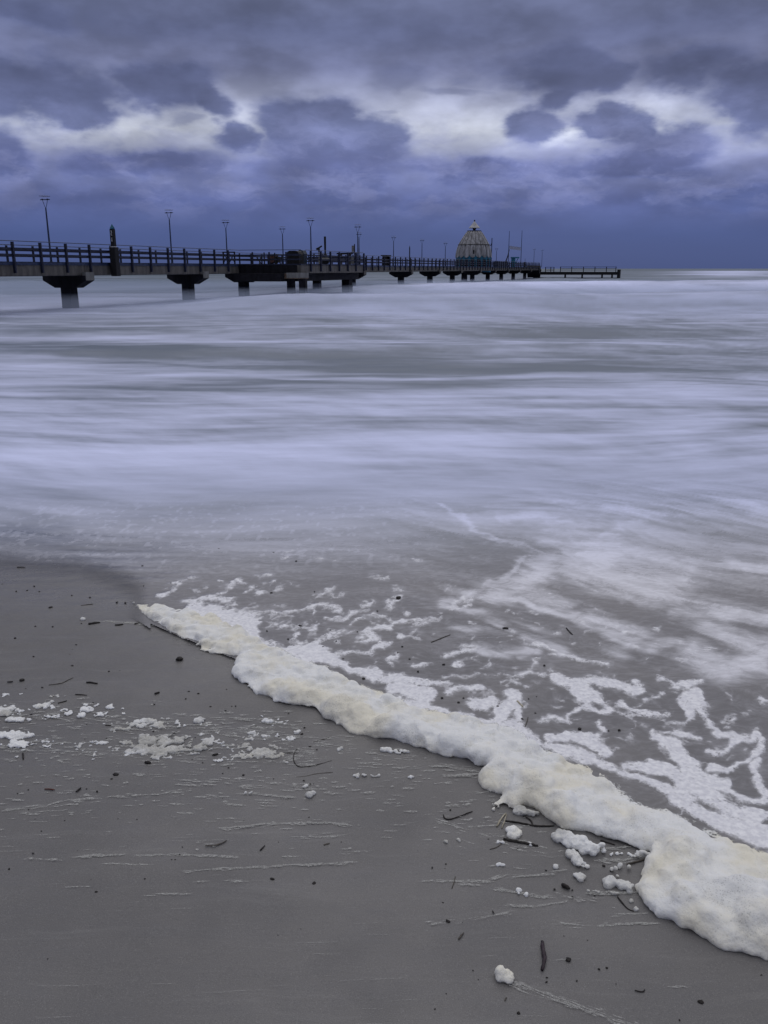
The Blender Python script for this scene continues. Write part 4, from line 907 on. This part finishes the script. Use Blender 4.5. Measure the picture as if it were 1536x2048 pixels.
# porthole wedge facing the camera
an=math.atan2(-y,-x)-RZ; MB().prism([(-.12,zz(509)),(.12,zz(509)),(.16,zz(502)),(.0,zz(499.5)),(-.16,zz(502))],34.0*U1,35.9*U1,'y').build('hatch',BLACK,gon).matrix_local=Matrix.Rotation(an-math.pi/2,4,'Z')
MB().box(-5.2,5.2,-.6,3.7,1.9,2.95).build('platform',CONC,gon).location=(0,0,0)
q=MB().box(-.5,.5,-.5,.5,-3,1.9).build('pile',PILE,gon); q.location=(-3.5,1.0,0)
# guide mast at its side
a2=solve_a(982,-1.9); t=on_pier('guide_mast','dark curved mast hugging the right side of the domed gondola','mast',a2,-1.9)
zt=z_at(a2,-1.9,476)-ZD; MB().tube([(0,0,0),(0,0,zt*.6),(0,0,zt)],.09,6).build('mast',STEEL,t); MB().tube([(0,0,zt-1.0),(0,.18,zt-1.45),(0,.75,zt-1.65)],.09,6).build('hook',STEEL,t)
# the two tall thin masts with a banner between, kiosk, crane
for px,top,lb in ((1016,462,'left one of two tall thin flag masts after the domed gondola'),(1041,461,'right one of two tall thin flag masts after the domed gondola')):
    a2=solve_a(px,-2.2); t=on_pier('flag_mast',lb,'mast',a2,-2.2,'tall thin masts on the pier'); zt=z_at(a2,-2.2,top)-ZD
    MB().tube([(0,0,0),(0,0,zt*.5),(0,0,zt)],[.09,.075,.05],6).build('pole',STEEL,t); MB().lathe([(.16,0),(.16,.3),(.08,.4)],8).build('foot',BLACK,t)
a0_=solve_a(1017.5,-2.2); a1_=solve_a(1039.5,-2.2); z0_=z_at((a0_+a1_)/2,-2.2,499.5); z1_=z_at((a0_+a1_)/2,-2.2,494)
x,y=PW(a0_,-2.2); t=tag(empty('banner',(x,y,z0_),RZ),'pale narrow banner stretched between the two tall thin masts','banner')
MB().box(0,a1_-a0_,-.03,.03,0,z1_-z0_).build('cloth',GLASSY,t); MB().tube([(0,0,z1_-z0_+.05),(a1_-a0_,0,z1_-z0_+.05)],.04,5).build('rope',STEEL,t)
a2=solve_a(1012,-1.2); t=on_pier('davit_crane','thin leaning dark davit crane at the foot of the left flag mast','crane',a2,-1.2); zt=z_at(a2,-1.2,499)-ZD
MB().tube([(0,.1,0),(0,.0,1.3)],[.28,.2],8).build('foot',BLACK,t); MB().tube([(0,.1,1.2),(.2,-.25,zt*.6),(.3,-.55,zt)],[.14,.12,.07],6).build('jib',BLACK,t)
a2=solve_a(1028,-1.6); t=on_pier('teal_kiosk','small teal canopy kiosk with slanted brace right of the flag masts','kiosk',a2,-1.6); zt=z_at(a2,-1.6,514)-ZD; u2=PW(a2,-1.6)[1]*CT/F
an=math.atan2(-PW(a2,-1.6)[1],-PW(a2,-1.6)[0])-RZ+math.pi/2
kt=TEAL
def rot(o_): o_.rotation_euler=(0,0,an); return o_
rot(MB().box(-.75,.25,-.5,.5,0,zt-.3).build('cabin',kt,t)); rot(MB().prism([(-.9,zt-.3),(-.9,zt),(1.1,zt),(1.25,zt-.25),(1.0,zt-.3)],-.6,.6,'y').build('roof',kt,t)); rot(MB().tube([(.25,-.55,.7),(.9,-.55,zt-.3)],.09,5).build('brace',kt,t))
a2=solve_a(1049.5,-1.4); t=on_pier('bollard_lantern','stubby black lantern bollard between kiosk and pier end','bollard',a2,-1.4)
MB().lathe([(.3,0),(.3,.6),(.2,.8),(.26,1.1),(.1,1.25)],10).build('body',BLACK,t); MB().tube([(0,0,1.2),(0,0,2.1)],.05,5).build('rod',BLACK,t)
# a storage box row behind the rail
a2=solve_a(1000,-1.3); t=on_pier('storage_crate','long low dark crate behind the rail between gondola and flag masts','crate',a2,-1.3)
MB().box(-4.5,3.5,-.5,.5,0,1.0).build('box',STEEL,t); MB().box(-4.55,3.55,-.55,.55,1.003,1.1).build('lid',BLACK,t)
# ================================================================ DEBRIS ON THE SAND
TW=simple('wet_driftwood',(.016,.013,.012),.55,.4,60,bump=.4); TG=simple('grey_driftwood',(.075,.065,.055),.65,.4,60,bump=.4)
PT=simple('pale_root',(.34,.31,.24),.7,.3,60,bump=.3); RD=simple('red_brown_bark',(.085,.022,.014),.6,.3,60)
def surf_z(X_,Y_,py): return px2w(X_,Y_)
def crop_none(x,y): return x,y
def q5(X_,Y_): return X_/2.194,1000+Y_/2.194
def scale_at(x,y):
    X_,Y_,Z_=px2w(x,y); return (float(Y_)*CT+(H-float(Z_))*ST)/F   # metres per photo pixel
def base_surf(x,y):
    return wmean if y<float(front(x))-6 and x>150 else ground
def stick(name,label,cf,pts,wpx,mat=TW,cat='twig',lift=.6,taper=.5,group=None):
    q=[cf(*a) for a in pts]; mx_=sum(a[0] for a in q)/len(q); my_=sum(a[1] for a in q)/len(q)
    s=scale_at(mx_,my_); r=wpx*s*.5; pts3=[]; sf=base_surf(mx_,my_)
    Q=[]
    for i,(a,b) in enumerate(zip(q[:-1],q[1:])):
        k=max(2,int(math.hypot(b[0]-a[0],b[1]-a[1])/5))
        for j in range(k): Q.append((a[0]+(b[0]-a[0])*j/k,a[1]+(b[1]-a[1])*j/k))
    Q.append(q[-1])
    for _ in range(2): Q=[Q[0]]+[((Q[i-1][0]+2*Q[i][0]+Q[i+1][0])/4,(Q[i-1][1]+2*Q[i][1]+Q[i+1][1])/4) for i in range(1,len(Q)-1)]+[Q[-1]]
    rs=random.Random(int(mx_*7+my_)); n_=len(Q)
    X_,Y_,Z_=px2w(np.array([a[0] for a in Q]),np.array([a[1] for a in Q]),sf)
    cx_,cy_,cz_=float(X_.mean()),float(Y_.mean()),float(Z_.mean())
    for i in range(n_):
        t=i/max(1,n_-1)
        pts3.append((X_[i]-cx_+rs.uniform(-.3,.3)*r,Y_[i]-cy_+rs.uniform(-.3,.3)*r,Z_[i]-cz_+r*lift+.0005))
    rad=[r*(1-taper*abs(2*(i/max(1,n_-1))-.8)**1.5*.6)*rs.uniform(.8,1.15) for i in range(n_)]
    o=MB().tube(pts3,rad,7,.25).build(name,mat,None,True); o.location=(cx_,cy_,cz_)
    return tag(o,label,cat,group)
T=[
('twig','hooked thin dark twig lying at the right edge of the dried foam patch',p2,[(1305,325),(1288,345),(1285,375),(1305,407),(1370,402),(1455,378)],2.2,TW),
('twig','straight short twig crossing the top of the hooked thin twig',p2,[(1245,345),(1280,343),(1310,347)],2,TW),
('twig','fine straight twig above and right of the hooked thin twig',p2,[(1375,296),(1410,286),(1445,275)],1.6,TG),
('twig','fine wavy twig lying below the hooked thin twig',p2,[(1300,450),(1340,447),(1380,436),(1460,428)],1.7,TG),
('twig','pale grey curved twig alone on bare sand left of centre',p2,[(902,752),(945,752),(975,740),(995,728)],3,TG),
('twig','thin grey stem with a dark tip near the left edge above the dried foam',p2,[(215,45),(270,38),(322,12)],1.7,TG),
('twig','dark stubby twig with one pale foam blob at its upper left end',p2,[(255,125),(275,121),(295,114)],2.6,TW),
('twig','fine twig lying flat along the upper fringe of the dried foam',p2,[(330,87),(355,88),(382,90)],2.4,TW),
('bark_piece','flat dark bark flake above the dried foam on the left',p2,[(380,35),(405,36),(428,40)],4.2,TW),
('bark_piece','reddish brown bark sliver, the only red piece on the sand',p2,[(195,503),(218,502),(240,506)],3,RD),
('bark_piece','dark slanting bark chip to the right of the red sliver',p2,[(335,515),(345,505),(355,497)],3.6,TW),
('twig','tiny upright forked twig below the leftmost dried foam',p2,[(99,345),(101,360),(103,372)],3.6,TW),
('twig','thin slanting twig in the middle of the dried foam patch',p2,[(750,268),(762,258),(774,250)],1.7,TW),
('twig','short dark slanting twig right of the pale grey curved twig',p2,[(1142,772),(1152,760),(1162,749)],2.6,TW),
('twig','small grey twig stub further right of the short slanting twig',p2,[(1420,748),(1434,744),(1446,741)],3,TG),
('bark_piece','dark bark chip in bare sand just above the dried foam centre',p2,[(678,86),(690,81),(700,78)],4.2,TW),
('bark_piece','small dark bark chip at the very left edge above the dried foam',p2,[(32,33),(45,32),(58,31)],3.2,TW),
('bark_piece','short dark chip lying inside the dried foam top row',p2,[(462,223),(475,223),(488,224)],2.6,TW),
('twig','hooked dark twig left of the foam bank bulge with twigs',p4,[(82,292),(84,308),(100,316),(130,308),(165,295),(212,277)],3,TW),
('branch','long dark branch running under the foam bank bulge',p4,[(360,320),(420,328),(480,342),(580,343)],4.2,TW),
('twig','arched dark twig rising off the long dark branch',p4,[(480,342),(481,322),(465,308),(440,298)],3.4,TW),
('root','pale forked root lying left of the long dark branch',p4,[(322,345),(340,310),(362,286)],4,PT),
('root','thin pale root strand parallel to the pale forked root',p4,[(345,352),(356,318),(366,290)],2.6,PT),
('branch','thick dark stick with pale end below the small white foam ball',p4,[(352,403),(410,414),(460,424),(506,433)],6,TW),
('twig','thin twig bent left from the pale end of the thick dark stick',p4,[(290,446),(330,436),(352,412),(372,388)],2,TG),
('twig','dark bent twig next to the left side of the wide foam lobe',p4,[(862,660),(885,690),(905,716),(935,724)],3.4,TW),
('branch','thick dark stick pointing down the picture on empty sand',p4,[(523,862),(529,900),(535,940),(530,965),(526,990)],9,simple('purple_brown_driftwood',(.030,.020,.026),.5,.4,50,bump=.4)),
('bark_piece','broken black bark piece with a pale edge below the crumbly foam lumps',p4,[(612,606),(630,617),(650,628)],9,TW),
('twig','small pale ended twig left of the thick downward stick',p4,[(150,850),(161,835),(173,820)],3.4,TG),
('twig','small bent twig low on the sand near the bottom right',p4,[(938,1078),(960,1084),(982,1085),(985,1074)],3,TW),
('twig','short twig above the small pale ended twig',p4,[(302,722),(306,729),(310,735)],2.6,TW),
('twig','fine twig below the round white foam ball',p4,[(357,1125),(361,1117),(366,1110)],2.6,TG),
('twig','grey twig poking out beside the short flat foam lump',p4,[(905,514),(950,502),(1000,488)],3.6,TG),
('twig','tiny upright dark twig with faint branches left of the crumbly lumps',p4,[(120,622),(130,596),(136,568)],2.4,TG),
('twig','black twig under the foam tatter',p4,[(785,408),(810,416),(850,428)],4,TW),
('bark_piece','long dark chip lying on the thin foam line left of the bank tip',q5,[(390,547),(415,543),(440,540)],5,TW),
('bark_piece','second dark chip right beside the long chip on the thin foam line',q5,[(504,551),(522,550),(542,547)],3.4,TW),
('bark_piece','third dark chip nearest to the bank on the thin foam line',q5,[(590,547),(602,543),(615,541)],3.2,TW),
('twig','fine twig above the thin foam line left of the bank tip',q5,[(355,465),(380,462),(408,458)],2,TG),
('twig','short blurred twig under the shallow water at the left edge',q5,[(75,297),(92,296),(112,298)],3,TG),
('bark_piece','dark forked chip in the water lace beside the foam bank',c3,[(1,1),(1,1.5),(1.5,2)],1,TW),
('twig','fine dark twig standing in the shallow water above the lace',c5,[(795,655),(805,668),(818,680)],2.4,TW),
('twig','pale twig end sticking out of the pointed foam tuft',c3,[(490,530),(502,542),(514,554)],5,PT),
('twig','fine grey twig by the flat patch of water foam',c3,[(535,595),(530,615),(520,640)],2,TG),
('twig','long blurred stem lying in the shallow water left of centre',c3,[(130,282),(160,270),(210,250)],2,TG),
]
for nm,lb,cf,pts,wd,mt in T:
    if lb.startswith('dark forked chip'): continue
    stick(nm,lb,cf,pts,wd,mt,cat={'twig':'twig','branch':'branch','root':'root','bark_piece':'bark'}[nm])
def pebble(x,y,r,label=None,group=None,name='seaweed_crumb',cat='debris',seed=None):
    sf=base_surf(x,y); X_,Y_,Z_=[float(v) for v in px2w(x,y,sf)]; s=scale_at(x,y)*r
    rs=random.Random(int(x*31+y*17)); v,f=ico(); ax,ay,az_=rs.uniform(.75,1.5),rs.uniform(.6,1.1),rs.uniform(.5,.8); a=rs.uniform(-.6,.6)
    nn=vnoise(v[:,0]*1.7+x,v[:,1]*1.7+y,v[:,2]*1.7)*.35+1
    v=v*nn[:,None]; vx=v[:,0]*ax; vy=v[:,1]*ay
    co=np.stack([(vx*math.cos(a)-vy*math.sin(a))*s,(vx*math.sin(a)+vy*math.cos(a))*s,v[:,2]*az_*s],1)
    me=bpy.data.meshes.new(name); me.from_pydata(co.tolist(),[],f.tolist()); me.shade_smooth()
    o=link(name,me,TW); o.location=(X_,Y_,Z_+s*az_*.55); return tag(o,label,cat,group)
BIG=[(q5(787,702),6,'black round lump alone on smooth sand left of the foam bank lobes'),((797,1198),5,'black lump lying in the shallow film of water above the lace'),(c3(440,225),5,'blurred black lump in the moving foam right of centre'),
 (p2(508,438),4.5,'black lump just below the main dried foam patch'),(p2(650,388),5,'black lump touching the lower rim of the main dried foam patch'),(p2(1377,917),4.5,'black lump on bare sand left of the pale ended twig'),
 (p4(642,941),5,'black lump right of the thick downward stick'),(p4(420,1182),4.5,'black lump at the bottom below the round white foam ball'),(p4(1235,1131),4.5,'black lump at the bottom right in empty sand'),(p4(102,767),4,'dark lump with a short tail left of the comet shaped smear'),
 (p2(944,351),4,'black lump between the two larger dried foam rings'),(q5(222,473),3.5,'flat dark lump on smooth sand at the upper left'),(c3(750,645),4,'black crumb at the lower end of the branching water foam'),(c3(915,650),3.5,'black crumb in clear film right of the branching water foam'),(p2(1194,897),3.6,'small upright dark lump in bare sand below the short slanting twig'),(p2(97,24),4,'black lump in the top left of the dried foam field')]
for (x,y),r,lb in BIG: pebble(x,y,r,lb,name='dark_lump',cat='debris')
sm=[]
for X_,Y_,r in [(113,60,2),(186,55,3),(676,130,3),(815,106,3),(870,83,3),(829,73,3),(923,140,3),(990,158,3),(1017,138,2.4),(1034,138,3),(994,64,2.2),(1266,170,2.4),(409,121,2.2),(137,174,3),(380,218,2),(42,241,2),(467,280,2.4),(673,249,3),(857,275,2),(858,343,3),(890,385,2.4),(843,371,2.2),(1068,440,3),(977,433,3),(1123,226,2.4),(1223,272,3.4),(1336,233,3),(1325,260,4),(1360,315,3.6),(1390,330,4),(1201,456,2.2),(1362,480,3),(1333,465,3.4),(976,543,2.2),(1356,625,2.2),(1222,735,2.4),(1498,733,2),(1486,823,2.2),(380,500,2.2),(124,504,2.2),(77,520,2),(125,592,2.4),(284,640,2.4),(518,632,2),(182,686,2.4),(145,783,3),(40,852,3.4),(575,857,2.2),(635,895,2.4),(788,790,3.2),(769,812,3),(753,812,3.4),(800,755,2.2),(340,772,1.8),(422,953,4),(490,457,3),(427,512,3.4),(1003,408,3.2)]: sm.append((*p2(X_,Y_),r*.62))
for X_,Y_,r in [(114,268,3),(32,528,3.4),(93,511,2.4),(541,540,3),(580,625,3.6),(215,987,2.4),(239,1029,2.4),(546,1020,3.4),(544,1040,3.4),(780,983,3.4),(814,976,3.2),(622,834,2.4),(728,853,2.4),(1506,1009,2.8),(1140,1210,2.8),(95,1092,2.4),(45,1160,2.4),(680,1034,2.4),(660,660,3.4),(415,445,3.2),(283,402,3.4),(800,520,4),(835,543,4.4),(80,685,3),(660,628,3),(760,652,2.4)]: sm.append((*p4(X_,Y_),r*.6))
for X_,Y_,r in [(148,688,3),(334,636,2.6),(319,658,2.4),(306,679,2.2),(316,728,3.4),(478,753,2.4),(155,555,2.6),(357,543,2.4),(231,557,3.6),(66,607,3.2),(395,429,3.2),(71,402,3.6),(120,398,3.6),(172,403,3.4),(513,450,3.6),(550,453,3.6),(750,366,2.6),(630,377,2.2),(10,370,2.2),(150,380,3.2),(1190,408,3.4),(1380,403,2.2),(315,420,3),(625,290,2.4),(1300,270,4),(1200,232,2.6),(960,216,3)]: sm.append((*q5(X_,Y_),r*.62))
for X_,Y_,r in [(1180,283,3),(1025,263,5),(963,330,4),(855,288,4),(1142,370,4),(1210,342,4.5),(1245,430,2.6),(1350,533,5),(1420,186,3.4),(1318,292,3),(1265,610,2.4),(1524,400,3.6),(880,92,3)]: sm.append((*c1(X_,Y_),r*.55))
for X_,Y_,r in [(75,405,4.2),(182,375,4.2),(602,380,5),(870,652,3.4),(175,515,4.4),(245,533,5),(407,550,4.6),(537,518,2.6),(570,508,2.6),(1378,603,3.2),(40,352,3.6),(265,515,3.6),(10,300,3.4),(510,602,3),(565,577,2.4),(210,1010-28,3),(290,545,3)]: sm.append((*c3(X_,Y_),r*.6))
rs=random.Random(77)
for k in range(40):
    x=rs.uniform(0,1250); y=rs.uniform(1280,2040)
    if y>float(front(x))+70: sm.append((x,y,rs.uniform(.6,1.1)))
for x,y,r in sm: pebble(x,y,r,'tiny black crumb of washed up seaweed or wood scattered on the shore','black crumbs scattered over the sand and film')
bpy.context.view_layer.update()

# low drifting spray over the breakers: a real, even, thin volume lying on the surf
m=bpy.data.materials.new('spray'); m.use_nodes=True; n=N(m.node_tree); n.n.clear()
pv=n.node('ShaderNodeVolumePrincipled'); pv.inputs['Color'].default_value=(.62,.72,.95,1); pv.inputs['Density'].default_value=.028; pv.inputs['Anisotropy'].default_value=0
o=n.node('ShaderNodeOutputMaterial'); n.l.new(pv.outputs[0],o.inputs['Volume'])
tag(MB().box(-110,130,44,135,-1.2,1.05).build('surf_mist',m),kind='stuff')
bpy.context.view_layer.update()
